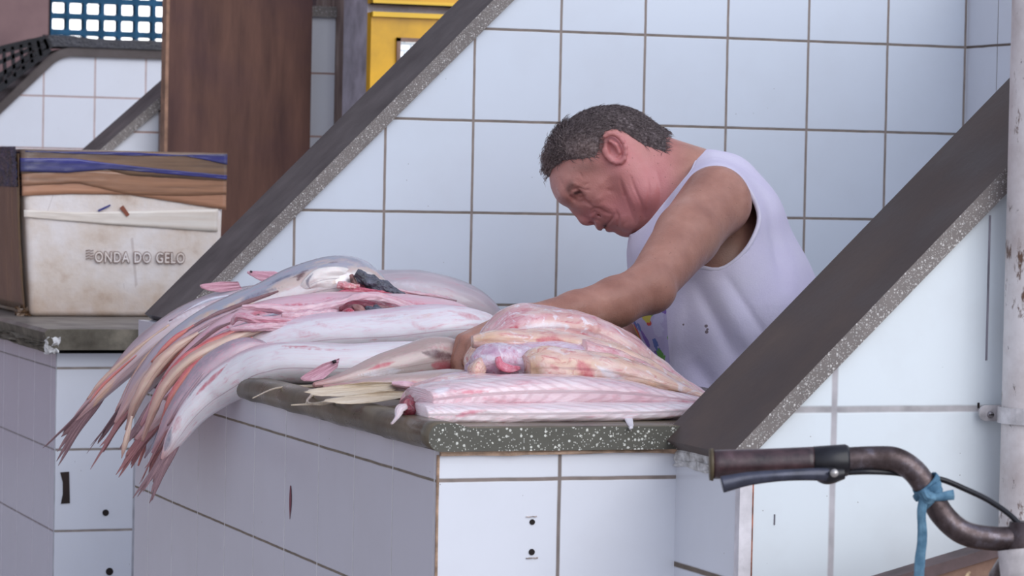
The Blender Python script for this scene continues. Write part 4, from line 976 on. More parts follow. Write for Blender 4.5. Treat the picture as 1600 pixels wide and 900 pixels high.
# heap in front of the hand
fillet('largest pink fillet, draped over the top of the heap under the forearm', [(752, 550, .40), (776, 527, .40), (812, 512, .40), (862, 512, .40), (915, 524, .40), (965, 549, .385), (1015, 580, .37), (1062, 605, .34), (1118, 628, .29)],
       [(.010, .010), (.036, .020), (.050, .027), (.058, .028), (.058, .028), (.052, .027), (.040, .023), (.026, .014), (.006, .004)], m_f3, 7, wob=.004, power=.9)
fillet('pale peach roll of flesh with a red centre, below the largest fillet', [(738, 534, .345), (770, 532, .34), (820, 534, .335), (870, 538, .33), (915, 545, .32), (965, 561, .31), (1010, 580, .30), (1060, 603, .27), (1105, 624, .23)],
       [(.012, .008), (.022, .014), (.026, .016), (.028, .017), (.030, .018), (.030, .018), (.026, .016), (.016, .010), (.004, .004)], m_f4, 8, wob=.003, power=.9)
fillet('lilac membrane-covered fillet folded over at the left of the heap', [(742, 574, .28), (765, 568, .28), (795, 570, .28), (830, 576, .275), (870, 582, .27)],
       [(.016, .014), (.030, .024), (.034, .026), (.034, .024), (.016, .014)], m_f5, 9, wob=.004, power=.9)
fillet('cream coloured fillet end with red flesh behind it, at the centre of the heap', [(822, 576, .235), (840, 574, .235), (880, 575, .235), (930, 579, .23), (985, 590, .22), (1045, 606, .20), (1122, 630, .15)],
       [(.018, .018), (.032, .025), (.038, .026), (.038, .024), (.034, .020), (.024, .012), (.004, .004)], m_f4, 10, wob=.004, power=.85)
fillet('broad flesh layer under the top of the heap at right', [(900, 560, .30), (950, 575, .30), (1000, 592, .29), (1050, 608, .27), (1100, 624, .24)], [(.03, .026), (.04, .026), (.038, .022), (.026, .014), (.008, .006)], m_f3, 11, wob=.004)
fillet('supporting flesh buried in the middle of the heap', [(745, 592, .33), (800, 580, .34), (880, 580, .34), (960, 592, .32), (1040, 608, .29)], [(.03, .02), (.06, .036), (.07, .04), (.06, .032), (.02, .014)], m_f5, 12, wob=.003)
# folded strips at the hand
fillet('curled translucent strip of flesh beside the knuckles, lower one', [(778, 548, .335), (760, 556, .325), (748, 570, .315), (742, 586, .31)], [(.006, .006), (.010, .010), (.012, .012), (.009, .008)], m_f5, 13, wob=.002, freq=50, nm='flesh_strip')
fillet('curled pale strip of flesh over the knuckles, upper one', [(790, 530, .40), (768, 534, .40), (748, 545, .395), (738, 562, .39), (738, 580, .38)], [(.006, .006), (.010, .009), (.010, .009), (.010, .009), (.007, .006)], m_f4, 14, wob=.002, freq=50, nm='flesh_strip')
fillet('short yellowish flesh end between the strips and the lilac fillet', [(752, 566, .27), (745, 578, .262), (742, 588, .26)], [(.007, .007), (.011, .010), (.008, .007)], m_f4, 15, wob=.001, nm='flesh_strip')
fillet('thin red strip curled on the lilac fillet', [(778, 558, .243), (782, 570, .240), (796, 576, .238), (812, 575, .240)], [(.003, .003), (.005, .005), (.005, .005), (.002, .002)], M_scar, 16, wob=.001, nm='flesh_strip')
fillet('white wisp of membrane hanging over the speckled counter edge', [(982, 655, .062), (984, 661, .03), (986, 667, -.0145), (984, 671, -.0155)], [(.005, .002), (.004, .0015), (.0025, .0015), (.0012, .001)], plain('white_membrane', (236, 226, 240), rough=.4), 17, wob=.0005, nm='membrane_wisp', side=(1, 0, 0))

def byl(t):
    return [o for o in bpy.data.objects if t in o.get('label', '')][0]
f_ = byl('long striped pink fillet')
for q, a_, r_, s_ in [([(715, 614), (740, 612), (775, 612)], 'stain', .004, .95), ([(680, 612), (700, 606)], 'milk', .010, 1), ([(655, 636), (690, 636), (750, 632), (900, 630), (1000, 634)], 'milk', .003, .8), ([(1040, 622), (1080, 630), (1110, 634)], 'stain', .004, .8)]: brush(f_, a_, q, r_, s_)
f_ = byl('lowest long pale fillet')
for q, a_, r_, s_ in [([(770, 640), (735, 645), (705, 652)], 'stain', .0045, 1), ([(900, 645), (930, 640)], 'stain', .003, .5), ([(655, 640), (660, 655)], 'gold', .008, .8)]: brush(f_, a_, q, r_, s_)
f_ = byl('pink fillet with folded left end')
for q, a_, r_, s_ in [([(700, 600), (706, 604)], 'stain', .008, 1.2), ([(640, 622), (652, 628)], 'dark', .007, .9), ([(655, 610), (700, 594), (740, 588)], 'milk', .004, 1), ([(640, 615), (690, 592)], 'shade', .003, .8)]: brush(f_, a_, q, r_, s_)
f_ = byl('pale peach roll')
for q, a_, r_, s_ in [([(840, 532), (862, 536), (880, 540)], 'stain', .015, 1.0), ([(745, 530), (770, 530), (800, 530)], 'gold', .010, .9), ([(880, 548), (840, 548)], 'stain', .004, 1)]: brush(f_, a_, q, r_, s_)
f_ = byl('cream coloured fillet end')
for q, a_, r_, s_ in [([(905, 565), (915, 580), (925, 592)], 'stain', .014, 1.0), ([(930, 570), (960, 590), (975, 600)], 'milk', .010, 1), ([(830, 570), (840, 590)], 'gold', .014, 1), ([(860, 570), (872, 578)], 'stain', .006, .8), ([(890, 596), (920, 600)], 'stain', .008, 1), ([(826, 560), (822, 575), (828, 592)], 'dark', .003, .9), ([(1000, 595), (1060, 612)], 'gold', .012, .8)]: brush(f_, a_, q, r_, s_)
f_ = byl('largest pink fillet')
for q, a_, r_, s_ in [([(800, 516), (830, 512), (870, 508), (900, 512)], 'milk', .007, 1), ([(900, 512), (940, 532), (980, 556), (1020, 585)], 'milk', .010, .85), ([(800, 495), (840, 490), (880, 498)], 'gold', .010, .5), ([(912, 520), (918, 528)], 'stain', .008, .8), ([(806, 510), (808, 514)], 'stain', .004, 1)]: brush(f_, a_, q, r_, s_)
f_ = byl('lilac membrane-covered')
for q, a_, r_, s_ in [([(750, 555), (770, 562), (790, 575)], 'milk', .006, 1), ([(776, 562), (784, 575), (805, 574)], 'stain', .006, 1.1), ([(815, 590), (800, 592)], 'stain', .006, 1)]: brush(f_, a_, q, r_, s_)

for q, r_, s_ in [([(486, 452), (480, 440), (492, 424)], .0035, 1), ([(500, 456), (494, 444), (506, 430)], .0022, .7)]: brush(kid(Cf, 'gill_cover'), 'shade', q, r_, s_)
brush(kid(Cf, 'gill_cover'), 'stain', [(500, 462), (530, 462), (552, 456)], .004, .8); brush(kid(Cf, 'gill_cover'), 'gold', [(520, 440), (540, 446)], .010, .7)
brush(Cb, 'dark', [(452, 436), (470, 428), (484, 420)], .004, 1); brush(Cb, 'dark', [(512, 412), (530, 408)], .004, .8)
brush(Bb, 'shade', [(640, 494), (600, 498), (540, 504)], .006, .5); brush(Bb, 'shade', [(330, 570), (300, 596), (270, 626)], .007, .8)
brush(Fb, 'milk', [(700, 462), (650, 446), (600, 440)], .012, .6)

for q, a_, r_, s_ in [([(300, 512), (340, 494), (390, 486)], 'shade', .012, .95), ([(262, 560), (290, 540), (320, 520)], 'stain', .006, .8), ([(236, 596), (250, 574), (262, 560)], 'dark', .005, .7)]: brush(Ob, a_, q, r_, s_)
brush(Bb, 'dark', [(455, 541), (480, 542), (500, 543)], .0028, 1); brush(Bb, 'stain', [(438, 540), (500, 542), (560, 543)], .005, .9); brush(Ab, 'stain', [(438, 544), (500, 546), (560, 546)], .004, .9)
brush(Bb, 'stain', [(700, 486), (730, 492), (752, 500)], .010, .7); brush(Gb, 'dark', [(350, 505), (330, 518), (310, 536)], .006, .9)

# thin strips of skin, slime and fin rays that cling to the draped bodies
cols_ = [m_st1, m_st2, m_st3, m_G, m_U, M_finp, M_tail, m_st1, m_B]
rs = random.Random(41)
TR = {'F': (Ff, Fb, [(470, 462), (400, 470), (330, 486), (270, 514), (215, 556), (165, 604), (140, 632)]),
      'C': (Cf, Cb, [(440, 462), (390, 482), (330, 508), (280, 540), (240, 576), (210, 616)]),
      'O': (Of, Ob, [(400, 488), (350, 500), (300, 524), (256, 556), (222, 592)]),
      'G': (Gf, Gb, [(560, 486), (480, 490), (410, 502), (350, 526), (300, 562), (262, 604)]),
      'K': (Kf, kid(Kf, 'body'), [(400, 544), (360, 554), (320, 586), (288, 626), (262, 668)]),
      'B': (Bf, Bb, [(470, 520), (400, 542), (350, 566), (306, 596), (262, 634)])}
for key, cnt in (('F', 5), ('C', 7), ('O', 5), ('G', 8), ('K', 4), ('B', 6)):
    root_, body_, tr = TR[key]
    for q in range(cnt):
        i0 = rs.randint(0, len(tr) - 3); i1 = min(len(tr), i0 + rs.randint(3, 4)); off = rs.uniform(-15, 15)
        pts_ = []
        for j in range(i0, i1):
            x, y = tr[j]; h_ = on_surf(body_, x + off * .5 + rs.uniform(-2, 2), y + off + rs.uniform(-2, 2), .0008)
            if h_ is not None: pts_.append(h_)
        if len(pts_) < 3 or max(np.linalg.norm(np.diff(np.array(pts_), axis=0), axis=1)) > .10: continue
        n_ = len(pts_); sz = rs.uniform(.0018, .0046)
        organic('skin_strip', pts_, [(sz * .35 * math.sin(PI * (.12 + .76 * i / (n_ - 1))) + .0004, sz * math.sin(PI * (.08 + .84 * i / (n_ - 1))) + .0004) for i in range(n_)], rs.choice(cols_), root_, wob=.0008, freq=60, seed=q, ns=16, n=10)

Ib = kid(If, 'body')
for q, a_, r_, s_ in [([(632, 598), (650, 602), (668, 606)], 'stain', .012, .8), ([(560, 600), (600, 600)], 'gold', .012, .6), ([(690, 598), (720, 600)], 'milk', .010, .8)]: brush(Ib, a_, q, r_, s_)
# ============================================================ the man
D0 = 4.62
EX = np.array([CAM_R[0], CAM_R[1], 0]); EX /= np.linalg.norm(EX); EY = np.array([-EX[1], EX[0], 0]); EZ = np.array([0, 0, 1.0])
ORG = atD(1100, 400, D0); ORG[2] = 0
def to_loc(p): q = np.asarray(p) - ORG; return np.array([q @ EX, q @ EY, q @ EZ]) if q.ndim == 1 else np.stack([q @ EX, q @ EY, q @ EZ], 1)
def to_wor(q): q = np.asarray(q); return ORG + np.outer(q[:, 0], EX) + np.outer(q[:, 1], EY) + np.outer(q[:, 2], EZ)
def L(x, y, b=0.0): return to_loc(atD(x, y, D0 + b))
class Field:
    def __init__(s, gx, gy, gz):
        s.g = [np.array(a, np.float32) for a in (gx, gy, gz)]; s.D = np.full([len(a) for a in s.g], .25, np.float32)
    def sl(s, lo, hi):
        r = []
        for i in range(3):
            a = max(0, int(np.searchsorted(s.g[i], lo[i])) - 1); b = min(len(s.g[i]), int(np.searchsorted(s.g[i], hi[i])) + 1); r.append(slice(a, b))
        return tuple(r)
    def pts(s, sl): return s.g[0][sl[0]][:, None, None], s.g[1][sl[1]][None, :, None], s.g[2][sl[2]][None, None, :]
    def put(s, lo, hi, fn, k, mode='u', m=.03):
        lo = np.array(lo) - m - k; hi = np.array(hi) + m + k
        sl = s.sl(lo, hi); d = fn(*s.pts(sl)).astype(np.float32); c = s.D[sl]
        if mode == 's': d = -d; h = np.clip(.5 - .5 * (c - d) / k, 0, 1); s.D[sl] = c * (1 - h) + d * h + k * h * (1 - h); return
        h = np.clip(.5 + .5 * (c - d) / k, 0, 1); s.D[sl] = c * (1 - h) + d * h - k * h * (1 - h)
    def cone(s, a, b, ra, rb, k=.012, mode='u', ys=1.0):
        a = np.array(a, float); b = np.array(b, float); R_ = max(ra, rb) / ys
        def fn(x, y, z):
            ax = b - a; ax = ax * np.array([1, ys, 1]); L2 = ax @ ax + 1e-12
            px, py, pz = x - a[0], (y - a[1]) * ys, z - a[2]
            t = np.clip((px * ax[0] + py * ax[1] + pz * ax[2]) / L2, 0, 1)
            return np.sqrt((px - ax[0]*t)**2 + (py - ax[1]*t)**2 + (pz - ax[2]*t)**2) - (ra + (rb - ra) * t)
        s.put(np.minimum(a, b) - R_, np.maximum(a, b) + R_, fn, k, mode)
    def ell(s, c, r, ang=0.0, k=.012, mode='u', yaw=0.0):
        """semi axes r=(in-plane long, depth, in-plane short); ang rotates long axis in the x-z plane"""
        c = np.array(c, float); ca, sa = math.cos(ang), math.sin(ang); R_ = max(r); cy, sy = math.cos(yaw), math.sin(yaw)
        def fn(x, y, z):
            X, Y, Z = x - c[0], y - c[1], z - c[2]
            X, Y = X * cy + Y * sy, -X * sy + Y * cy
            u = X * ca + Z * sa; v = -X * sa + Z * ca
            q = np.sqrt((u / r[0])**2 + (Y / r[1])**2 + (v / r[2])**2); g = np.sqrt((u / r[0]**2)**2 + (Y / r[1]**2)**2 + (v / r[2]**2)**2) + 1e-9
            return q * (q - 1) / g
        s.put(c - R_, c + R_, fn, k, mode)
    def chain(s, P_, R_, k=.01, mode='u', ys=1.0):
        for i in range(len(P_) - 1): s.cone(P_[i], P_[i+1], R_[i], R_[i+1], k, mode, ys)
    def extract(s):
        D = s.D; I = (D < 0); n = np.zeros([a - 1 for a in D.shape], np.uint8)
        for dx in (0, 1):
            for dy in (0, 1):
                for dz in (0, 1): n += I[dx:D.shape[0]-1+dx, dy:D.shape[1]-1+dy, dz:D.shape[2]-1+dz]
        act = np.argwhere((n > 0) & (n < 8)); idx = np.full(n.shape, -1, np.int32); idx[act[:, 0], act[:, 1], act[:, 2]] = np.arange(len(act))
        acc = np.zeros((len(act), 3)); cnt = np.zeros(len(act)); g = s.g
        cs = [(0,0,0),(1,0,0),(0,1,0),(1,1,0),(0,0,1),(1,0,1),(0,1,1),(1,1,1)]
        val = [D[act[:, 0]+c[0], act[:, 1]+c[1], act[:, 2]+c[2]] for c in cs]
        pos = [np.stack([g[i][act[:, i] + c[i]] for i in range(3)], 1) for c in cs]
        for a in range(8):
            for b in range(a + 1, 8):
                if sum(abs(cs[a][i] - cs[b][i]) for i in range(3)) != 1: continue
                m = (val[a] < 0) != (val[b] < 0); t = val[a][m] / (val[a][m] - val[b][m]); acc[m] += pos[a][m] + (pos[b][m] - pos[a][m]) * t[:, None]; cnt[m] += 1
        V = acc / cnt[:, None]; F = []
        for ax in range(3):
            o = [(1, 2), (2, 0), (0, 1)][ax]
            A = [slice(None)] * 3; B_ = [slice(None)] * 3; A[ax] = slice(0, -1); B_[ax] = slice(1, None)
            e0 = I[tuple(A)]; e1 = I[tuple(B_)]; x_ = np.argwhere(e0 != e1)
            ok = (x_[:, o[0]] > 0) & (x_[:, o[1]] > 0) & (x_[:, o[0]] < D.shape[o[0]] - 1) & (x_[:, o[1]] < D.shape[o[1]] - 1); x_ = x_[ok]
            sgn = e0[x_[:, 0], x_[:, 1], x_[:, 2]]
            def at(da, db):
                y_ = x_.copy(); y_[:, o[0]] += da; y_[:, o[1]] += db; return idx[y_[:, 0], y_[:, 1], y_[:, 2]]
            q = np.stack([at(-1, -1), at(0, -1), at(0, 0), at(-1, 0)], 1); q[~sgn] = q[~sgn][:, ::-1]; F.append(q)
        return V, np.concatenate(F)
def np_mesh(name, V, F):
    me = bpy.data.meshes.new(name); me.vertices.add(len(V)); me.vertices.foreach_set('co', np.ascontiguousarray(V, dtype=np.float32).ravel())
    me.loops.add(F.size); me.loops.foreach_set('vertex_index', F.astype(np.int32).ravel())
    me.polygons.add(len(F)); me.polygons.foreach_set('loop_start', np.arange(0, F.size, F.shape[1], dtype=np.int32)); me.polygons.foreach_set('loop_total', np.full(len(F), F.shape[1], np.int32))
    me.update(calc_edges=True); me.validate(); return me
def smooth_v(V, F, it=2, lam=.5, mask=None):
    for _ in range(it):
        acc = np.zeros_like(V); c = np.zeros(len(V))
        for i in range(4):
            for j in (1, 3): np.add.at(acc, F[:, i], V[F[:, (i + j) % 4]]); np.add.at(c, F[:, i], 1)
        N = V + lam * (acc / np.maximum(c, 1)[:, None] - V); V = N if mask is None else np.where(mask[:, None], N, V)
    return V
def axis(*segs):
    out = []
    for a, b, st in segs: out += list(np.arange(a, b, st))
    out.append(segs[-1][1]); return out
hx0, hx1 = L(850, 250)[0], L(1042, 250)[0]; hz0, hz1 = L(950, 378)[2], L(950, 150)[2]
gx = axis((L(680, 550, -.3)[0] - .02, L(800, 500, -.3)[0], .0028), (L(800, 500, -.3)[0], hx0, .004), (hx0, hx1, .0014), (hx1, .26, .0045))
gy = axis((-.64, -.47, .0028), (-.47, -.20, .0036), (-.20, -.088, .004), (-.088, .088, .0016), (.088, .30, .006))
gz = axis((-.01, .86, .009), (.86, 1.10, .0036), (1.10, hz0, .004), (hz0, hz1, .0014))
Bd = Field(gx, gy, gz); X3 = lambda x, y, b=0.0: L(x, y, b)
def px2m(v): return v * D0 / FPX
aH = -math.atan2(.53, -.85)          # long axis of the skull, in the x-z plane
aH = math.atan2(-.53, -.85)
# skull and face
Bd.ell(X3(939, 243), (.078, .072, .064), math.atan2(-.50, -.86), .01)
Bd.ell(X3(901, 276), (.046, .058, .036), math.atan2(-.9, -.45), .02)
Bd.ell(X3(945, 292), (.050, .058, .046), math.atan2(-.4, -.9), .02)
Bd.ell(X3(930, 304), (.036, .042, .036), 0, .018)
for s_ in (-1, 1):
    Bd.ell(X3(930, 296, s_ * .040), (.026, .018, .020), math.atan2(-.75, .66), .014)                # cheek
    Bd.chain([X3(972, 268, s_ * .060), X3(1000, 305, s_ * .052), X3(990, 336, s_ * .034), X3(978, 350, s_ * .010)], [.016, .019, .018, .015], .016)   # jaw
    Bd.ell(X3(960, 322, s_ * .030), (.034, .022, .024), math.atan2(-.6, .8), .014)                  # jowl
Bd.ell(X3(948, 331), (.028, .032, .024), math.atan2(-.7, .7), .014)
Bd.ell(X3(977, 353), (.0165, .019, .0145), 0, .008)
Bd.chain([X3(886, 300, -.034), X3(887, 304, 0), X3(886, 300, .034)], [.009, .0105, .009], .012)      # brow ridge
for s_ in (-1, 1):
    Bd.ell(X3(902, 304, s_ * .040), (.013, .013, .009), math.atan2(-.7, .7), .009, 's')            # eye socket
    Bd.ell(X3(907, 300, s_ * .032), (.0130, .0135, .0120), 0, .003)                                 # lidded eye
    Bd.chain([X3(893, 292, s_ * .048), X3(897, 298, s_ * .044), X3(898, 304, s_ * .030)], [.004, .0055, .004], .005)   # brow
    Bd.chain([X3(912, 309, s_ * .040), X3(905, 312, s_ * .032)], [.003, .003], .005)               # lower lid bag
Bd.chain([X3(896, 312), X3(905, 326), X3(916, 339)], [.0085, .0095, .0115], .008)                    # nose
Bd.ell(X3(918, 340), (.0135, .012, .0115), 0, .005)
for s_ in (-1, 1):
    Bd.ell(X3(928, 336, s_ * .013), (.0095, .0075, .0085), 0, .003)
    Bd.ell(X3(924, 347, s_ * .007), (.005, .0036, .0045), 0, .002, 's')
Bd.chain([X3(935, 346, -.020), X3(938, 352, -.010), X3(938, 353, 0), X3(938, 352, .010), X3(935, 346, .020)], [.004, .0055, .006, .0055, .004], .005)
Bd.chain([X3(954, 345, -.018), X3(952, 354, -.008), X3(952, 355, 0), X3(952, 354, .008), X3(954, 345, .018)], [.004, .0055, .006, .0055, .004], .005)
Bd.chain([X3(949, 339, -.0285), X3(945, 350, -.018), X3(944, 357, -.004), X3(944, 357, .004), X3(945, 350, .018), X3(949, 339, .0285)], [.0020] * 6, .003, 's')   # mouth line
for c_ in ([(929, 330, -.026), (938, 334, -.034), (950, 338, -.036)], [(966, 330, -.046), (964, 342, -.034), (966, 352, -.022)], [(971, 280, -.071), (975, 305, -.066), (984, 328, -.052), (992, 345, -.03)], [(983, 275, -.068), (990, 300, -.064), (1002, 328, -.05)], [(912, 314, -.044), (920, 318, -.048)]):
    for s_ in (1, -1): Bd.chain([X3(a, b, c * s_) for a, b, c in c_], [.0022] * len(c_), .006, 's')   # creases
# neck
Bd.cone(X3(985, 282), X3(1065, 318), .058, .066, .03)
Bd.cone(X3(985, 240), X3(1060, 290), .045, .06, .03)
Bd.chain([X3(985, 258, -.058), X3(1010, 300, -.055), X3(1040, 340, -.04)], [.010, .012, .012], .02)
# ear (near and far)
for s_ in (-1, 1):
    E_ = []
    for i in range(13):
        t = i / 12 * 2 * PI * .83 - .35; ca, sa = math.cos(t), math.sin(t)
        u_, v_ = -24 * ca, -16.5 * sa      # long axis from (949,210) to (974,252)
        dx, dy = -.42, -.907
        E_.append(X3(960 - dx * u_ * 1.0 - dy * v_ * -1.0, 231 - dy * u_ + dx * v_ * -1.0, s_ * (.079 + .006 * math.cos(t * .5))))
    Bd.ell(X3(958, 232, s_ * .072), (.021, .010, .014), math.atan2(.9, -.42), .004)
    Bd.ell(X3(956, 232, s_ * .085), (.014, .011, .009), math.atan2(.9, -.42), .003, 's')
    Bd.chain(E_, [.0036] * len(E_), .0025)
    Bd.chain([X3(953, 220, s_ * .081), X3(962, 226, s_ * .082), X3(968, 238, s_ * .080)], [.0028, .003, .0026], .003)
    Bd.ell(X3(972, 249, s_ * .074), (.0065, .005, .007), 0, .003)
    Bd.ell(X3(946, 236, s_ * .076), (.005, .004, .006), 0, .003)
# torso
TS = .70
def torso(F_, o):
    F_.chain([X3(1112, 378), X3(1140, 480), X3(1165, 640), X3(1168, 740)], [.113 - o, .115 - o, .105 - o, .105 - o], .03, ys=TS)
    F_.chain([X3(1116, 320, -.125), X3(1118, 322, 0), X3(1116, 320, .125)], [.055 - o, .057 - o, .055 - o], .04)
    F_.cone(X3(1146, 372), X3(1180, 475), .066 - o, .078 - o, .045, ys=.55)
torso(Bd, .024)
Bd.cone(X3(1065, 300), X3(1110, 305), .055, .055, .04)
# near arm
NA = [X3(1118, 312, -.155), X3(1074, 368, -.245), X3(1012, 450, -.36)]
Bd.chain(NA, [.050, .046, .034], .010)
Bd.ell(X3(1122, 322, -.17), (.046, .034, .040), 0, .016)
Bd.chain([X3(1012, 450, -.36), X3(962, 472, -.405), X3(900, 488, -.455), X3(832, 500, -.505)], [.034, .0335, .028, .0215], .012)
Bd.ell(X3(1022, 458, -.36), (.026, .024, .022), 0, .015)
# far arm, hand behind the heap
Bd.chain([X3(1118, 318, .165), X3(1085, 400, .20), X3(1045, 492, .17), X3(985, 535, .10), X3(915, 560, .0)], [.055, .048, .040, .037, .024], .02)
def hand(F_, w, kn, thick, wid, fingers, thumb):
    """w wrist, kn = list of four knuckle points; each finger is its own chain rooted in the palm"""
    for q in kn: F_.cone(w, q, .019, thick, .010)
    for f_, q in zip(fingers, kn): F_.chain([q] + f_[0], f_[1], .0022)
    F_.chain(thumb[0], thumb[1], .005)
w_ = X3(824, 502, -.51)
kn = [X3(745, 538, -.600), X3(730, 534, -.583), X3(724, 533, -.564), X3(726, 533, -.545)]
fg = []
for i, q in enumerate(kn):
    a = q + np.array([-.012 + .002 * i, -.004, -.026]); b = a + np.array([.006, -.004, -.020]); c = b + np.array([.013, .0, -.008])
    ln = [.82, 1.0, 1.06, .98][i]
    a = q + (a - q) * ln; b = a + (np.array([.006, -.004, -.020])) * ln; c = b + np.array([.013, 0, -.006]) * ln
    fg.append(([a, b, c], [.0105, .0095, .0085, .0072]))
hand(Bd, w_, kn, .0115, .08, fg, ([X3(800, 514, -.50), X3(775, 535, -.485), X3(758, 552, -.49), X3(752, 568, -.50)], [.015, .0125, .0105, .0085]))
w2 = X3(915, 560, .0); kn2 = [X3(862, 575, -.03 + .02 * i) for i in range(4)]
fg2 = [([q + np.array([-.024, -.004, -.016]), q + np.array([-.034, -.008, -.034]), q + np.array([-.026, -.010, -.048])], [.0105, .0095, .0085, .0075]) for q in kn2]
hand(Bd, w2, kn2, .0115, .08, fg2, ([X3(895, 568, -.04), X3(868, 585, -.065), X3(850, 595, -.07)], [.014, .012, .009]))
# hips, legs, feet
hip = X3(1168, 740)
for s_ in (-1, 1):
    Bd.chain([hip + np.array([.0, s_ * .085, 0]), np.array([hip[0] - .035, s_ * .10, .47]), np.array([hip[0] + .02, s_ * .11, .09])], [.085, .055, .038], .03)
    Bd.chain([np.array([hip[0] + .035, s_ * .11, .045]), np.array([hip[0] - .05, s_ * .12, .035]), np.array([hip[0] - .15, s_ * .13, .022])], [.036, .034, .020], .02)
V, F = Bd.extract(); V = smooth_v(V, F, 2, .5)
def proj(Wp):
    q = Wp - CAM_C; z = q @ CAM_F; return 800 + FPX * (q @ CAM_R) / z, 450 - FPX * (q @ CAM_U) / z
def vnorm(V, F):
    n = np.zeros_like(V); f = np.cross(V[F[:, 2]] - V[F[:, 0]], V[F[:, 3]] - V[F[:, 1]])
    for i in range(4): np.add.at(n, F[:, i], f)
    n /= np.linalg.norm(n, axis=1)[:, None] + 1e-12
    return n
_n = vnorm(V, F); _h = (V[:, 2] > hz0 - .03)
if (_n[_h] * (V[_h] - X3(939, 243))).sum() < 0: _n = -_n
_m = V.copy(); _m[:, 1] = -np.abs(_m[:, 1]); _x, _y = proj(to_wor(_m))
hd = (V[:, 2] > hz0 - .02) & (_x < 1060) & (np.abs(V[:, 1]) < .10)
disp = np.zeros(len(V))
def stroke(pts, w, h):
    global disp
    C_ = catmull([(a, b, 0) for a, b in pts], 6)[:, :2]; xx, yy = _x[hd], _y[hd]; d = np.full(xx.shape, 1e9); tt = np.zeros(xx.shape)
    for i in range(len(C_) - 1):
        a, b = C_[i], C_[i+1]; e = b - a; t = np.clip(((xx - a[0]) * e[0] + (yy - a[1]) * e[1]) / (e @ e + 1e-9), 0, 1); q = np.hypot(xx - a[0] - t * e[0], yy - a[1] - t * e[1])
        tt = np.where(q < d, (i + t) / (len(C_) - 1), tt); d = np.minimum(d, q)
    disp[hd] += h * np.exp(-(d / w)**2) * np.sin(PI * (.08 + .84 * tt))**.6
for pts_, w_0, h_0 in [
    ([(925, 328), (934, 326), (945, 332), (953, 334)], 2.6, -.0022), ([(930, 322), (940, 320), (952, 324), (962, 330)], 5, .0014),
    ([(944, 357), (950, 350), (956, 342), (960, 335)], 2.2, -.0026), ([(962, 328), (966, 340), (966, 352)], 2.8, -.0022),
    ([(969, 283), (976, 305), (985, 330), (992, 348)], 2.6, -.0017), ([(974, 280), (982, 300), (992, 322), (1000, 345)], 3.5, .0013), ([(985, 276), (993, 298), (1003, 322), (1007, 340)], 2.6, -.0018),
    ([(1012, 280), (1014, 300), (1011, 330)], 2.6, -.0014), ([(1026, 270), (1032, 300), (1028, 330)], 3.5, -.0012),
    ([(911, 308), (918, 318), (928, 325)], 2.4, -.0018), ([(899, 304), (906, 309), (914, 306)], 2.0, -.0016), ([(896, 297), (903, 294), (911, 296)], 2.0, -.0018),
    ([(912, 290), (920, 286)], 1.8, -.0010), ([(913, 297), (922, 297)], 1.8, -.0010), ([(905, 268), (910, 278)], 2.2, -.0008), ([(875, 278), (880, 292)], 2.2, -.0008),
    ([(922, 338), (929, 336)], 5, .0022), ([(974, 352), (982, 358)], 7, .0016), ([(937, 282), (945, 288)], 12, .0022), ([(934, 306), (940, 314)], 9, .0020), ([(972, 335), (978, 348)], 8, .0016), ([(946, 296), (958, 300)], 4, -.0012),
    ([(891, 289), (897, 287), (904, 289)], 3.2, .0014), ([(925, 333), (930, 331), (934, 335)], 1.8, -.0014)]: stroke(pts_, w_0, h_0)
V = V + _n * disp[:, None]
W = to_wor(V)
me = np_mesh('man_body', W, F)
def proj(Wp):
    q = Wp - CAM_C; z = q @ CAM_F; return 800 + FPX * (q @ CAM_R) / z, 450 - FPX * (q @ CAM_U) / z
# head colouring works on the head's own side view (mirrored to the far side)
Vm = V.copy(); Vm[:, 1] = -np.abs(Vm[:, 1]); mx, my = proj(to_wor(Vm))
def gau(cx, cy, rx, ry, x=mx, y=my): return np.exp(-(((x - cx) / rx)**2 + ((y - cy) / ry)**2))
headm = (V[:, 2] > hz0 - .02) & (mx < 1075) & (np.abs(V[:, 1]) < .10)
def attr(me, n, v): a = me.attributes.new(n, 'FLOAT', 'POINT'); a.data.foreach_set('value', np.asarray(v, np.float32))
HL = [(840, 292), (857, 280), (864, 264), (882, 251), (897, 250), (915, 248), (930, 246), (936, 236), (939, 218), (946, 206), (956, 201), (972, 205), (986, 214), (1007, 228), (1020, 232), (1045, 240)]
hl = np.interp(mx, [a for a, b in HL], [b for a, b in HL])
earm = (np.abs(V[:, 1]) > .0735) & (mx > 930) & (mx < 984) & (my > 200) & (my < 262)
hairm = headm & (my < hl) & (mx < 1040) & ~earm
blush = np.clip((1080 - mx) / 40, 0, 1) * (V[:, 2] > hz0 - .02) * (np.abs(V[:, 1]) < .1) * np.clip(.9 * gau(965, 235, 26, 30) + .9 * gau(1020, 300, 45, 60) + .6 * gau(918, 340, 16, 14) + .5 * gau(960, 330, 40, 30) + .3, 0, 1)
attr(me, 'blush', blush); attr(me, 'head', np.clip((1085 - mx) / 45, 0, 1) * np.clip((V[:, 2] - hz0 + .03) / .03, 0, 1) * (np.abs(V[:, 1]) < .11))
line = headm * (1.2 * gau(903, 300.5, 6, 2.4) + .8 * gau(899, 302.5, 3, 1.8) + .5 * gau(946, 353, 2.5, 4) + .7 * np.clip(gau(945, 351, 4, 9) * 0, 0, 1))
attr(me, 'lash_crease_shade', np.clip(line, 0, 1))  # dark lash line, with eyelid-crease and mouth-slit shade painted in
stub = headm * np.clip(gau(912, 262, 30, 10) * .5, 0, 1); attr(me, 'stubble', stub)
brow = headm * np.clip(gau(893, 289, 6, 7) + gau(888, 296, 5, 6), 0, 1) * (V[:, 1] < 10); attr(me, 'brow', brow * .55)
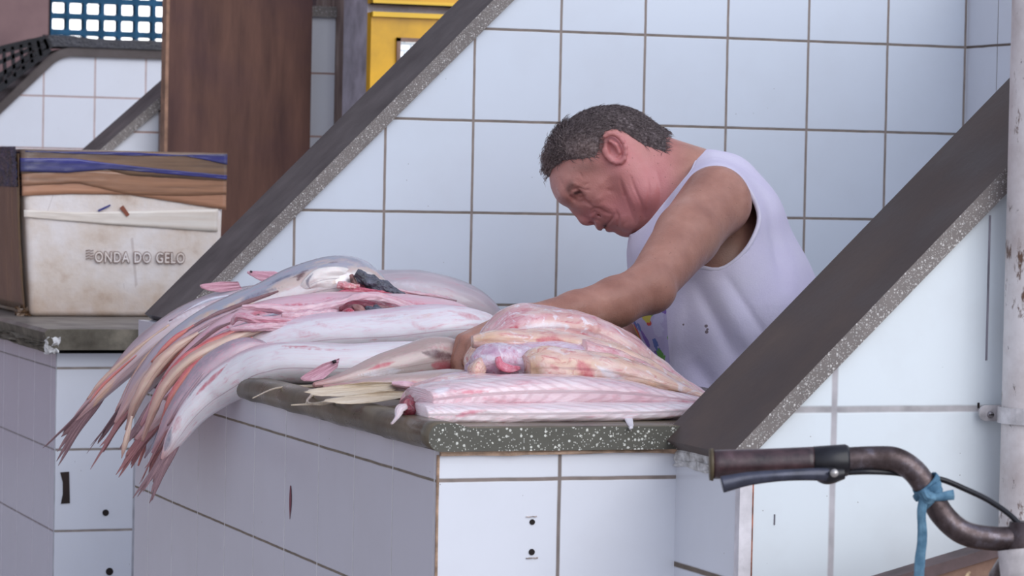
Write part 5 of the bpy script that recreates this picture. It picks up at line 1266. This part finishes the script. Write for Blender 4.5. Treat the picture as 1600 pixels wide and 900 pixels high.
attr(me, 'pale', np.exp(-(((proj(W)[0] - 1140) / 30)**2 + ((proj(W)[1] - 395) / 30)**2)) * (~headm))
attr(me, 'lip', headm * np.clip(gau(944, 354, 8, 5), 0, 1))
k = NM('skin', rough=.48, spec=.4); p = k.pos()
def at(n): a = k.n('ShaderNodeAttribute'); a.attribute_name = n; return a.outputs['Fac']
n1 = k.noise(p, 14, 5, .6); n2 = k.noise(p, 60, 4, .6)
arm_c = k.ramp(n1, [(.3, (162, 112, 96)), (.55, (188, 136, 118)), (.75, (206, 156, 138))])
hd_c = k.ramp(n1, [(.3, (176, 120, 106)), (.55, (202, 146, 132)), (.75, (218, 168, 154))])
c = k.mix(at('head'), arm_c, hd_c)
c = k.mix(k.math('MULTIPLY', at('blush'), .62), c, (214, 132, 138))
c = k.mix(k.math('MULTIPLY', at('pale'), .6), c, (196, 164, 146))
fr = k.math('MULTIPLY', k.math('LESS_THAN', k.vor(p, 95), .10), k.math('GREATER_THAN', n1, .47)); c = k.mix(k.math('MULTIPLY', fr, .38), c, (96, 58, 46))
c = k.mix(k.math('MULTIPLY', at('lip'), .4), c, (128, 70, 72))
c = k.mix(at('brow'), c, (84, 66, 62)); c = k.mix(at('stubble'), c, (120, 92, 84)); c = k.mix(k.math('MULTIPLY', at('lash_crease_shade'), .85), c, (50, 32, 30))
k.color(c); k.set('Subsurface Weight', .10); k.b.inputs['Subsurface Radius'].default_value = (.01, .004, .002); k.b.inputs['Subsurface Scale'].default_value = .5
k.rough(k.ramp(n2, [(.3, .34), (.7, .50)])); k.bump(k.math('ADD', k.math('MULTIPLY', k.noise(p, 38, 5, .6), 1.0), k.math('MULTIPLY', k.vor(p, 420), .25)), .0016, .6)
man = thing('person', tuple(to_wor(np.array([[hip[0], 0, 0]]))[0]), 'grey-haired man in sleeveless lilac shirt bending over the fish, one arm reaching into the pile', 'person')
put('person_body', me, k.m, man, True)
# ---------------- hair: cap plus strands
hf = hairm[F].all(axis=1); Fh = F[hf]; used_, inv = np.unique(Fh, return_inverse=True); Fh = inv.reshape(Fh.shape); Vh = V[used_].copy()
nm = np.zeros_like(V); fn = np.cross(V[F[:, 2]] - V[F[:, 0]], V[F[:, 3]] - V[F[:, 1]])
for i in range(4): np.add.at(nm, F[:, i], fn)
nm /= np.linalg.norm(nm, axis=1)[:, None] + 1e-12
ndir = nm[used_]
cen = X3(939, 243)
if (ndir * (Vh - cen)).sum() < 0: ndir = -ndir; nm = -nm
depth_in = np.clip((hl[used_] - my[used_]) / 14.0, 0, 1)
nz = np.array([mn.noise(Vector(v * 90)) for v in Vh])
Vh += ndir * ((.0006 + .0062 * depth_in + .0016 * nz * depth_in)[:, None])
k = NM('grey_hair', rough=.6, spec=.3); p = k.pos(); a_ = k.n('ShaderNodeAttribute'); a_.attribute_name = 'grey'
sc_ = k.n('ShaderNodeVectorMath', operation='MULTIPLY'); k.l(p, sc_.inputs[0]); sc_.inputs[1].default_value = (1, 1, 1)
c = k.ramp(k.noise(p, 260, 4, .6), [(.3, (66, 56, 56)), (.55, (98, 86, 86)), (.75, (142, 130, 130))]); c = k.mix(a_.outputs['Fac'], c, k.ramp(k.noise(p, 300, 4), [(.3, (124, 104, 98)), (.7, (186, 168, 164))])); k.color(c); k.bump(k.noise(p, 300, 3), .002, .8)
hr = thing('hair_root', (0, 0, 0), None, None); bpy.data.objects.remove(hr)
mh = np_mesh('hair', to_wor(Vh), Fh)
greyv = np.clip(gau(915, 235, 30, 16, mx[used_], my[used_]) * .9 + gau(856, 250, 12, 26, mx[used_], my[used_]) * .8, 0, 1); attr(mh, 'grey', greyv)
hair = put('hair', mh, k.m, man, True)
VS = []; FS = []; GS = []
sel = RNG.choice(len(Vh), 7000)
back_d = np.array([.86, 0, .10]); 
for q in sel:
    n_ = ndir[q]; m_x = mx[used_[q]]; m_y = my[used_[q]]
    front = m_x < 905 and m_y < 285
    d = back_d + RNG.normal(0, .35, 3); d = d - n_ * d.dot(n_); d /= np.linalg.norm(d)
    ln = RNG.uniform(.008, .015); lift = RNG.uniform(.15, .5)
    if m_x < 890 and hl[used_[q]] - m_y < 80: ln = RNG.uniform(.010, .020); lift = RNG.uniform(.5, 1.2); d = np.array([-.1, 0, .3]) + RNG.normal(0, .7, 3); d -= n_ * d.dot(n_); d /= np.linalg.norm(d)
    p0 = Vh[q] - n_ * .001; p1 = p0 + (d + n_ * lift) * ln * .5; p2 = p1 + (d + n_ * (lift * -.2) + RNG.normal(0, .25, 3)) * ln * .5
    w0 = .00045; sd = np.cross(d, n_); b0 = len(VS)
    for pp, ww in ((p0, w0), (p1, w0 * .9)): VS += [pp + sd * ww, pp - sd * ww * .5 + n_ * ww, pp - sd * ww * .5 - n_ * ww]
    VS.append(p2)
    for i in range(3):
        j = (i + 1) % 3; FS.append((b0+i, b0+j, b0+3+j, b0+3+i)); FS.append((b0+3+i, b0+3+j, b0+6, b0+6))
    GS += [greyv[q]] * 7
VS = to_wor(np.array(VS)); ms = bpy.data.meshes.new('s'); ms.from_pydata([tuple(v) for v in VS], [], [f if f[2] != f[3] else f[:3] for f in FS]); attr(ms, 'grey', GS)
put('hair_strands', ms, k.m, hair)
# ---------------- shirt
sg = (axis((L(960, 400, -.2)[0] - .03, .26, .0042)), axis((-.26, .26, .0048)), axis((.80, L(1100, 235)[2], .0042)))
Sh = Field(*sg); torso(Sh, -.002)
Sh.chain([X3(1066, 392, -.07), X3(1066, 392, .07)], [.054, .054], .04)              # loose front of the shirt
Sh.chain([X3(1066, 395, 0), X3(1068, 490, 0), X3(1092, 600, 0), X3(1110, 700, 0)], [.057, .056, .050, .05], .05, ys=.5)
Sh.chain([X3(1095, 307, 0), X3(1125, 308, 0)], [.0565, .0565], .03)
Sh.chain([X3(1070, 300, -.07), X3(1045, 345, -.075), X3(1020, 372, -.06)], [.016, .018, .016], .03)
Sh.chain([X3(1070, 300, .07), X3(1045, 345, .075), X3(1020, 372, .06)], [.016, .018, .016], .03)
V2, F2 = Sh.extract(); V2 = smooth_v(V2, F2, 5, .6)
def poly_sd(px, py, poly):
    P_ = np.array(poly, float); d = np.full(px.shape, 1e9); ins = np.zeros(px.shape, bool)
    for i in range(len(P_)):
        a = P_[i]; b = P_[(i+1) % len(P_)]; e = b - a; wx = px - a[0]; wy = py - a[1]
        t = np.clip((wx * e[0] + wy * e[1]) / (e @ e + 1e-12), 0, 1); d = np.minimum(d, np.hypot(wx - e[0]*t, wy - e[1]*t))
        c = ((a[1] > py) != (b[1] > py)) & (px < (b[0] - a[0]) * (py - a[1]) / (b[1] - a[1] + 1e-12) + a[0]); ins ^= c
    return np.where(ins, -d, d)
def loc_poly(pts, b=-.15): return [tuple(L(x, y, b)[[0, 2]]) for x, y in catmull([(x, y, 0) for x, y in pts] , 6)[:, :2]]
AH = loc_poly([(1150, 274), (1120, 266), (1092, 272), (1068, 302), (1048, 336), (1036, 370), (1040, 402), (1065, 418), (1095, 418), (1124, 422), (1154, 402), (1177, 370), (1187, 338), (1175, 304), (1158, 282)], -.16)
NK = loc_poly([(1088, 230), (1090, 252), (1062, 284), (1036, 318), (1010, 352), (984, 372), (960, 374), (930, 330), (930, 230)], -.05)
def cutf(Vx):
    a = poly_sd(Vx[:, 0], Vx[:, 2], AH); a = np.where(np.abs(Vx[:, 1]) > .075, a, 1.0)
    n = poly_sd(Vx[:, 0], Vx[:, 2], NK); b = Vx[:, 2] - .84
    return np.minimum(np.minimum(a, n), b)
cv = cutf(V2); keep = (cv[F2] > 0).any(axis=1); F3 = F2[keep]
u_, inv = np.unique(F3, return_inverse=True); F3 = inv.reshape(F3.shape); V3 = V2[u_]; 
for _ in range(3):
    c0 = cutf(V3); m = c0 < 0; e_ = 1e-4; gxx = (cutf(V3 + [e_, 0, 0]) - c0) / e_; gzz = (cutf(V3 + [0, 0, e_]) - c0) / e_; gn = np.sqrt(gxx**2 + gzz**2) + 1e-6
    V3[m, 0] -= (c0 * gxx / gn**2)[m]; V3[m, 2] -= (c0 * gzz / gn**2)[m]
# soft folds: gentle ridges that fall from the shoulder and armhole, looser toward the hem
edge = np.clip(cutf(V3) / .02, 0, 1)
nsh = np.zeros_like(V3); f_n = np.cross(V3[F3[:, 2]] - V3[F3[:, 0]], V3[F3[:, 3]] - V3[F3[:, 1]])
for i in range(4): np.add.at(nsh, F3[:, i], f_n)
nsh /= np.linalg.norm(nsh, axis=1)[:, None] + 1e-12
if (nsh * (V3 - V3.mean(0))).sum() < 0: nsh = -nsh
_x, _y, _z = V3.T
fold = .0034 * np.sin(_x * 44 - _z * 9 + 2.2 * np.sin(_z * 9 + 1) + _y * 6) + .0022 * np.sin(_x * 71 + _z * 17 + 2 * np.sin(_z * 13 + _x * 11) + 1.3 + _y * 11) + .0016 * np.sin(_z * 38 - _x * 25 + 1.5 * np.sin(_x * 31))
def ridge(a, b, w, h):
    a = L(*a)[[0, 2]]; b = L(*b)[[0, 2]]; e = b - a; q = V3[:, [0, 2]] - a; t = np.clip(q @ e / (e @ e), 0, 1); d = np.linalg.norm(q - t[:, None] * e, axis=1); return h * np.exp(-(d / w)**2) * np.sin(PI * np.clip(t, .02, .98))**.5
near_ = (V3[:, 1] < 0)
fold += near_ * (ridge((1085, 440, -.16), (1150, 560, -.16), .010, -.007) + ridge((1110, 430, -.16), (1185, 560, -.16), .012, .005) + ridge((1060, 470, -.14), (1050, 610, -.14), .008, .006) + ridge((1195, 310, -.1), (1225, 460, -.1), .010, -.005) + ridge((1130, 425, -.16), (1205, 540, -.16), .006, -.003) + ridge((1080, 560, -.15), (1140, 640, -.15), .014, -.006))
V3 = V3 + nsh * (fold * (.25 + .75 * edge))[:, None]
msh = np_mesh('shirt', to_wor(V3), F3)
uvl = msh.uv_layers.new(name='plane'); li = np.empty(len(msh.loops), int); msh.loops.foreach_get('vertex_index', li); uvl.data.foreach_set('uv', V3[li][:, [0, 2]].astype(np.float32).ravel())
attr(msh, 'front', np.clip((-nsh[:, 0] * .9 - .35) * 3, 0, 1))
k = NM('lilac_cotton', rough=.85, spec=.15); p = k.pos()
n1 = k.noise(p, 9, 4, .6); weave = k.noise(p, 420, 2)
c = k.mix(k.ramp(n1, [(.3, 0.0), (.7, 1.0)]), (222, 214, 238), (232, 226, 242)); c = k.mix(k.math('MULTIPLY', weave, .18), c, (186, 176, 206))
def uvp():
    u = k.n('ShaderNodeUVMap'); u.uv_map = 'plane'; return u.outputs[0]
U_ = uvp()
def blob(x, y, b, r):
    q = L(x, y, b); n = k.n('ShaderNodeVectorMath', operation='DISTANCE'); k.l(U_, n.inputs[0]); n.inputs[1].default_value = (q[0], q[2], 0); return k.math('LESS_THAN', n.outputs['Value'], r)
for x, y, r in [(1102, 508, .0022), (1103, 517, .0024), (1067, 506, .0014), (1104, 513, .0016)]: c = k.mix(k.math('MULTIPLY', blob(x, y, -.14, r), .8), c, (92, 70, 66))
# printed front panel: coloured flowers and bands on the cloth
fr_ = k.n('ShaderNodeAttribute'); fr_.attribute_name = 'front'
su = k.sep(U_); bx = L(1047, 540, -.08)[0]; bz = L(1040, 470, -.08)[1 + 1]
m_ = k.math('MULTIPLY', k.math('LESS_THAN', k.math('ADD', su[0], k.math('MULTIPLY', su[1], .10)), L(1044, 540, -.08)[0] + .10 * L(1044, 540, -.08)[2]), k.math('MULTIPLY', k.math('LESS_THAN', su[1], bz), k.math('GREATER_THAN', su[1], L(1040, 640, -.08)[2])))
_ds = k.n('ShaderNodeVectorMath', operation='MULTIPLY_ADD'); _nn = k.n('ShaderNodeTexNoise'); k.l(p, _nn.inputs['Vector']); _nn.inputs['Scale'].default_value = 55; k.l(_nn.outputs['Color'], _ds.inputs[0]); _ds.inputs[1].default_value = (.022, .022, .022); k.l(p, _ds.inputs[2]); pd_ = _ds.outputs[0]
v_ = k.vor(pd_, 34, out='Color'); vs_ = k.sep(v_)[0]; vd = k.vor(pd_, 34)
pc = k.ramp(vs_, [(0.0, (140, 112, 186)), (.3, (206, 200, 230)), (.5, (214, 92, 84)), (.65, (120, 176, 96)), (.8, (112, 128, 190)), (.9, (214, 196, 96))], 'CONSTANT')
pc = k.mix(k.math('GREATER_THAN', vd, .50), pc, (196, 186, 222))
c = k.mix(m_, c, pc)
k.color(c); k.bump(k.math('ADD', k.noise(p, 60, 3), k.math('MULTIPLY', weave, .5)), .0012, .5); M_shirt = k.m
sh = put('sleeveless_shirt', msh, k.m, man, True); md = sh.modifiers.new('t', 'SOLIDIFY'); md.thickness = .0024; md.offset = 1
M_hem = plain('lilac_hem', (236, 230, 246), rough=.85, spec=.1, var=.03)
# hem rolls along the armholes and the neckline follow the cut edge of the cloth
be = {}
for f in F3:
    for i in range(4): e_ = (f[i], f[(i+1) % 4]); kk = (min(e_), max(e_)); be[kk] = be.get(kk, 0) + 1
adj = {}
for (a, b), n_ in be.items():
    if n_ == 1: adj.setdefault(a, []).append(b); adj.setdefault(b, []).append(a)
seen = set()
for s0 in list(adj):
    if s0 in seen: continue
    loop_ = [s0]; seen.add(s0); cur = s0
    while True:
        nx = [q for q in adj[cur] if q not in seen]
        if not nx: break
        cur = nx[0]; seen.add(cur); loop_.append(cur)
    if len(loop_) < 30: continue
    Q = V3[loop_]; 
    if Q[:, 2].mean() < .90: continue
    closed = np.linalg.norm(Q[0] - Q[-1]) < .015
    for _ in range(4):
        Qn = Q.copy(); Qn[1:-1] = (Q[:-2] + 2 * Q[1:-1] + Q[2:]) / 4; Q = Qn
    Q = Q[::3]
    if closed: Q = np.vstack([Q, Q[:1]])
    gap = np.linalg.norm(np.diff(Q, axis=0), axis=1)
    if gap.max() > .05: Q = Q[:int(np.argmax(gap))] if np.argmax(gap) > len(Q) / 2 else Q[int(np.argmax(gap)) + 1:]
    if len(Q) < 5: continue
    Wq = to_wor(Q)
    tube('shirt_hem', Wq, .0036, M_hem, sh, 8)
# ---------------- shorts
Pt = Field(axis((-.12, .26, .007)), axis((-.24, .24, .007)), axis((.30, .96, .007)))
Pt.cone(X3(1165, 690), X3(1168, 745), .108, .112, .03, ys=.70)
for s_ in (-1, 1): Pt.chain([hip + np.array([0, s_ * .085, 0]), np.array([hip[0] - .03, s_ * .105, .42])], [.100, .090], .03)
V4, F4 = Pt.extract(); V4 = smooth_v(V4, F4, 2)
put('shorts', np_mesh('shorts', to_wor(V4), F4), plain('navy_shorts', (52, 56, 74), rough=.9, var=.08), man, True)
# ============================================================ painted pipe with bracket, bicycle
k = NM('chipped_white_paint', rough=.45, spec=.4); p = k.pos()
st = k.n('ShaderNodeVectorMath', operation='MULTIPLY'); k.l(p, st.inputs[0]); st.inputs[1].default_value = (1, 1, .45)
c = k.mix(k.ramp(k.noise(p, 12, 5, .65), [(.4, 0.0), (.7, .8)]), (232, 226, 226), (186, 172, 168))
c = k.mix(k.ramp(k.noise(st.outputs[0], 38, 6, .7), [(.60, 0.0), (.66, 1.0)]), c, (112, 84, 70))
c = k.mix(k.math('MULTIPLY', k.ramp(k.noise(st.outputs[0], 90, 5, .7), [(.64, 0.0), (.68, 1.0)]), .8), c, (74, 54, 48))
k.color(c); k.bump(k.noise(p, 60, 5), .0015, .6); M_pipe = k.m
px_ = atY(1577, 450, -.235)[0] + .002; r_ = .034
pipe = thing('painted_pipe', (px_ + r_, -.226, 0), 'upright white painted pipe with chipped rusty paint at the right end of the tiled wall', 'pipe')
lean = atY(1577, 640, -.235)[0] - atY(1577, 100, -.235)[0]
tube('pipe_body', [(px_ + r_ + .002, -.226, z) for z in (0, .4, .8, 1.2, 1.6, 2.2)], r_, M_pipe, pipe, 28)
M_zinc = plain('bracket_metal', (206, 202, 204), rough=.35, spec=.5, metal=.2, sc=40)
za, zb = atY(1560, 661, -.22)[2], atY(1560, 636, -.22)[2]; xa = atY(1535, 648, -.20)[0]; zm = (za + zb) / 2; h_ = (zb - za) / 2
bm = bmesh.new(); pts = []
for i in range(9):
    a = PI / 2 + PI * i / 8; pts.append((xa + h_ + h_ * math.cos(a), zm + h_ * math.sin(a)))
cx_ = px_ + r_ + .002; rr_ = r_ + .0022
path = [(px_ - .004, -.194)] ; 
V = []; F = []
# flat tab, then a strap bent round the pipe
tab = [(x, -.193, z) for x, z in pts] + [(px_ + .030, -.193, zm - h_), (px_ + .030, -.193, zm + h_)]
n = len(tab); V = [v for v in tab] + [(x, y + .003, z) for x, y, z in tab]; F = [tuple(range(n)), tuple(range(n, 2*n))[::-1]] + [(i, (i+1) % n, n + (i+1) % n, n + i) for i in range(n)]
o0 = len(V); m = 17
for i in range(m):
    a = PI * .86 + PI * 1.05 * i / (m - 1); x, y = cx_ + rr_ * math.cos(a), -.226 + rr_ * math.sin(a); x2, y2 = cx_ + (rr_ + .0022) * math.cos(a), -.226 + (rr_ + .0022) * math.sin(a)
    V += [(x, y, zm - h_), (x, y, zm + h_), (x2, y2, zm + h_), (x2, y2, zm - h_)]
for i in range(m - 1):
    a = o0 + 4*i
    for j in range(4): F.append((a + j, a + (j+1) % 4, a + 4 + (j+1) % 4, a + 4 + j))
brk = put('pipe_bracket', mesh('brk', V, F), M_zinc, pipe)
s0 = atY(1548, 648, -.194)
tube('bracket_screw', [(s0[0], -.1955, s0[2]), (s0[0], -.1915, s0[2])], [.0036, .0044], plain('screw_head', (150, 146, 150), rough=.35, metal=.6), brk, 12)
box('screw_slot', (s0[0] - .0030, -.1962, s0[2] - .0006), (s0[0] + .0030, -.1952, s0[2] + .0006), M_dark, brk)
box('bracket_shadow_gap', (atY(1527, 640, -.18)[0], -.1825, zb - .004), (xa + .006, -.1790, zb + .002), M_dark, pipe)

# bicycle: only its handlebar reaches into the picture; the front end stands on the floor
DB = 2.9
def Bk(x, y, d=0.0): return atD(x, y, DB + d)
k = NM('rusty_chrome', rough=.28, spec=.5); p = k.pos(); g = k.noise(p, 40, 6, .65)
k.color(k.ramp(g, [(.35, (62, 50, 48)), (.55, (96, 84, 84)), (.72, (132, 126, 134))])); k.set('Metallic', .75); k.rough(k.ramp(g, [(.4, .5), (.7, .22)])); M_chr = k.m
k = NM('worn_brown_grip', rough=.3, spec=.6); p = k.pos(); g = k.noise(p, 55, 5, .6)
k.color(k.ramp(g, [(.3, (46, 32, 34)), (.6, (82, 60, 62)), (.8, (112, 88, 96))])); k.bump(g, .001, .5); M_grip = k.m
M_black = plain('black_rubber', (26, 25, 30), rough=.35, spec=.5, var=.2, sc=60)
M_lev = plain('brake_lever_grey', (70, 72, 86), rough=.25, spec=.6, metal=.4, sc=50)
stem = Bk(1600, 842); gz_ = 0.0
bike = thing('bicycle', (stem[0], stem[1], 0), 'bicycle in the right foreground of which the rusty handlebar and brake lever show', 'bicycle')
hb = [Bk(1118, 725), Bk(1200, 723), Bk(1300, 719), Bk(1370, 716), Bk(1402, 719), Bk(1430, 738), Bk(1452, 770), Bk(1474, 806), Bk(1505, 832), Bk(1545, 841), Bk(1600, 842), Bk(1660, 842, .0), Bk(1700, 835, .01), Bk(1735, 800, .02), Bk(1765, 745, .03), Bk(1800, 722, .03), Bk(1960, 722, .04), Bk(2060, 724, .05)]
bar = tube('handlebar', catmull(hb, 8), .0116, M_chr, bike, 24)
g1 = tube('grip', catmull([Bk(1112, 726), Bk(1200, 723.5), Bk(1272, 720.5)], 8), .0138, M_grip, bike, 24)
tube('grip_end', [Bk(1108.5, 726), Bk(1114, 726)], [.0150, .0156], plain('grip_flange', (96, 84, 62), rough=.5), g1, 24)
g2 = tube('grip', catmull([Bk(1810, 722, .03), Bk(1960, 722, .04), Bk(2066, 724, .05)], 6), .0138, M_grip, bike, 20)
lv = tube('brake_clamp', [Bk(1270, 722), Bk(1273, 722), Bk(1322, 719), Bk(1326, 719)], [.0135, .0150, .0152, .0135], M_black, bike, 24)
organic('brake_lever', [Bk(1300, 742, -.012), Bk(1270, 741, -.02), Bk(1220, 743, -.026), Bk(1170, 748, -.028), Bk(1128, 757, -.03)], [(.006, .007), (.005, .006), (.005, .0055), (.005, .0065), (.006, .008)], M_lev, bike, side=tuple(CAM_F), wob=0)
organic('lever_housing', [Bk(1272, 736, -.008), Bk(1292, 742, -.010), Bk(1318, 739, -.008)], [(.008, .006), (.010, .009), (.007, .006)], M_black, bike, side=tuple(CAM_F), wob=0)
b0 = Bk(1303, 739, -.020); tube('lever_bolt', [b0, b0 - CAM_F * .006], [.0045, .0036], plain('bright_bolt', (214, 210, 206), rough=.25, metal=.6), bike, 12)
cab = catmull([Bk(1322, 738, -.004), Bk(1360, 737, -.006), Bk(1400, 739, .004), Bk(1430, 745, .016), Bk(1470, 749, .02), Bk(1510, 765, .018), Bk(1550, 785, .012), Bk(1590, 816, .0), Bk(1640, 880, -.02), Bk(1650, 960, -.02)], 8)
tube('brake_cable', cab, .0028, M_black, bike, 10)
# stem, head tube, fork, wheel
M_frame = plain('worn_white_frame', (196, 188, 186), rough=.4, var=.12, sc=30)
dn = np.array([0, 0, -1.0]); fw_ = np.array([.30, -.95, 0]); fw_ /= np.linalg.norm(fw_)
tube('stem', [stem + np.array([0, 0, .016]), stem + np.array([0, 0, -.015]), stem - fw_ * .02 + dn * .04, stem - fw_ * .03 + dn * .10], [.014, .019, .018, .016], M_chr, bike, 18)
ht = Bk(1591, 858, -.055); tube('head_tube', [ht, ht + dn * .16 + fw_ * .03], [.0190, .0190], M_frame, bike, 22)
crown = ht + dn * .19 + fw_ * .035; axl = np.array([crown[0], crown[1], 0]) + fw_ * .13; axl[2] = .33
sd_ = np.cross(fw_, [0, 0, 1]); sd_ /= np.linalg.norm(sd_)
for s_ in (-1, 1): tube('fork_blade', catmull([crown + sd_ * .02 * s_, crown + sd_ * .045 * s_ + dn * .08, axl + sd_ * .05 * s_ - dn * .12 - fw_ * .02, axl + sd_ * .05 * s_], 6), .010, M_frame, bike, 12)
tube('hub', [axl - sd_ * .055, axl + sd_ * .055], .014, M_chr, bike, 14)
ring = [axl + (fw_ * math.cos(a) + np.array([0, 0, 1]) * math.sin(a)) * .312 for a in np.linspace(0, 2 * PI, 49)]
def torus(name, c, R_, r_, mat, parent):
    V = []; F = []; n, m = 56, 10
    for i in range(n):
        a = 2 * PI * i / n; d = fw_ * math.cos(a) + np.array([0, 0, 1]) * math.sin(a)
        for j in range(m): b = 2 * PI * j / m; V.append(c + d * (R_ + r_ * math.cos(b)) + sd_ * r_ * math.sin(b))
    for i in range(n):
        for j in range(m): F.append((i*m+j, ((i+1) % n)*m+j, ((i+1) % n)*m+(j+1) % m, i*m+(j+1) % m))
    return put(name, mesh(name, V, F), mat, parent, True)
ty = torus('tyre', axl, .312, .018, M_black, bike); torus('rim', axl, .290, .009, M_chr, ty)
for i in range(18):
    a = 2 * PI * i / 18; d = fw_ * math.cos(a) + np.array([0, 0, 1]) * math.sin(a); tube('spoke', [axl + sd_ * .02 * (1 if i % 2 else -1), axl + d * .285], .0012, M_chr, ty, 5)
# blue ribbon knotted on the bend of the bar, one long end hanging
k = NM('faded_blue_cloth', rough=.85, spec=.1); p = k.pos(); k.color(k.ramp(k.noise(p, 90, 4), [(.3, (66, 100, 124)), (.7, (108, 144, 166))])); k.bump(k.noise(p, 120, 3), .0015, .8); M_rib = k.m
rb = thing('blue_ribbon', tuple(Bk(1452, 770)), 'faded blue cloth strip knotted around the bend of the handlebar, one end hanging down', 'ribbon')
def wrap(c, t, r, w_, seed):
    t = np.array(t) / np.linalg.norm(t); a_ = np.cross(t, CAM_F); a_ /= np.linalg.norm(a_); b_ = np.cross(t, a_)
    P_ = [c + (a_ * math.cos(q) + b_ * math.sin(q)) * (r + .0012 * math.sin(3 * q + seed)) + t * .003 * math.sin(q + seed) for q in np.linspace(0, 2 * PI, 25)]
    return P_
t_ = Bk(1474, 806) - Bk(1440, 752)
def cw(x, y, tl): 
    T_ = t_ / np.linalg.norm(t_) + tl * np.array([.3, 0, .2]); return wrap(Bk(x, y), T_, .0133, .004, x)
for i, (x, y, tl) in enumerate([(1446, 758, .9), (1450, 766, -.6), (1456, 776, .2)]):
    P_ = cw(x, y, tl); loft('ribbon_wrap', P_, [(.0035, .0011)] * len(P_), t_, M_rib, rb, 8)
organic('ribbon_knot', [Bk(1440, 768, -.016), Bk(1448, 776, -.018), Bk(1460, 776, -.016)], [(.005, .004), (.006, .006), (.004, .004)], M_rib, rb, wob=.002, freq=90)
organic('ribbon_tail', [Bk(1444, 774, -.018), Bk(1440, 800, -.017), Bk(1441, 840, -.012), Bk(1437, 880, -.010), Bk(1434, 930, -.008), Bk(1432, 980, -.008)], [(.0040, .0020), (.0042, .0016), (.0045, .0014), (.0050, .0014), (.0048, .0014), (.003, .001)], M_rib, rb, side=tuple(CAM_R), wob=.0008, freq=60)
organic('ribbon_tail', [Bk(1456, 778, -.016), Bk(1470, 776, -.014), Bk(1490, 773, -.010)], [(.002, .003), (.002, .0040), (.0015, .0050)], M_rib, rb, wob=.0006)
organic('ribbon_tail', [Bk(1463, 766, -.006), Bk(1468, 756, -.004), Bk(1466, 750, -.002)], [(.0015, .0030), (.0015, .0022), (.001, .001)], M_rib, rb, wob=.0004)
# wooden crate with a dark rim at the lower right
YC = -.36
a_ = atY(1400, 900, YC); b_ = atY(1545, 856, YC)
sl = (b_[2] - a_[2]) / (b_[0] - a_[0])
x0 = a_[0] - .12; x1 = b_[0] + .10; z_ = lambda x: a_[2] + sl * (x - a_[0])
k = NM('stained_brown_panel', rough=.7, spec=.2); p = k.pos(); c = k.ramp(k.noise(p, 22, 6, .65), [(.3, (104, 78, 68)), (.55, (130, 102, 88)), (.75, (150, 124, 104))])
c = k.mix(k.ramp(k.noise(p, 30, 3, .5), [(.62, 0.0), (.65, 1.0)]), c, (206, 184, 148)); k.color(c); k.bump(k.noise(p, 60, 4), .001, .5)
M_rimd = plain('dark_rim', (92, 74, 74), rough=.6, sc=25)
pn = thing('leaning_board', (x0, YC, 0), 'brown stained board with a dark top edge at the lower right, behind the handlebar', 'board')
poly = [(x0, 0), (x1, 0), (x1, z_(x1) - .012), (x0, z_(x0) - .012)]
prism('board_face', poly, 'y', YC + .002, YC + .026, [k.m], pn)
prism('board_rim', [(x0, z_(x0) - .0125), (x1, z_(x1) - .0125), (x1, z_(x1)), (x0, z_(x0))], 'y', YC - .002, YC + .030, [M_rimd], pn)
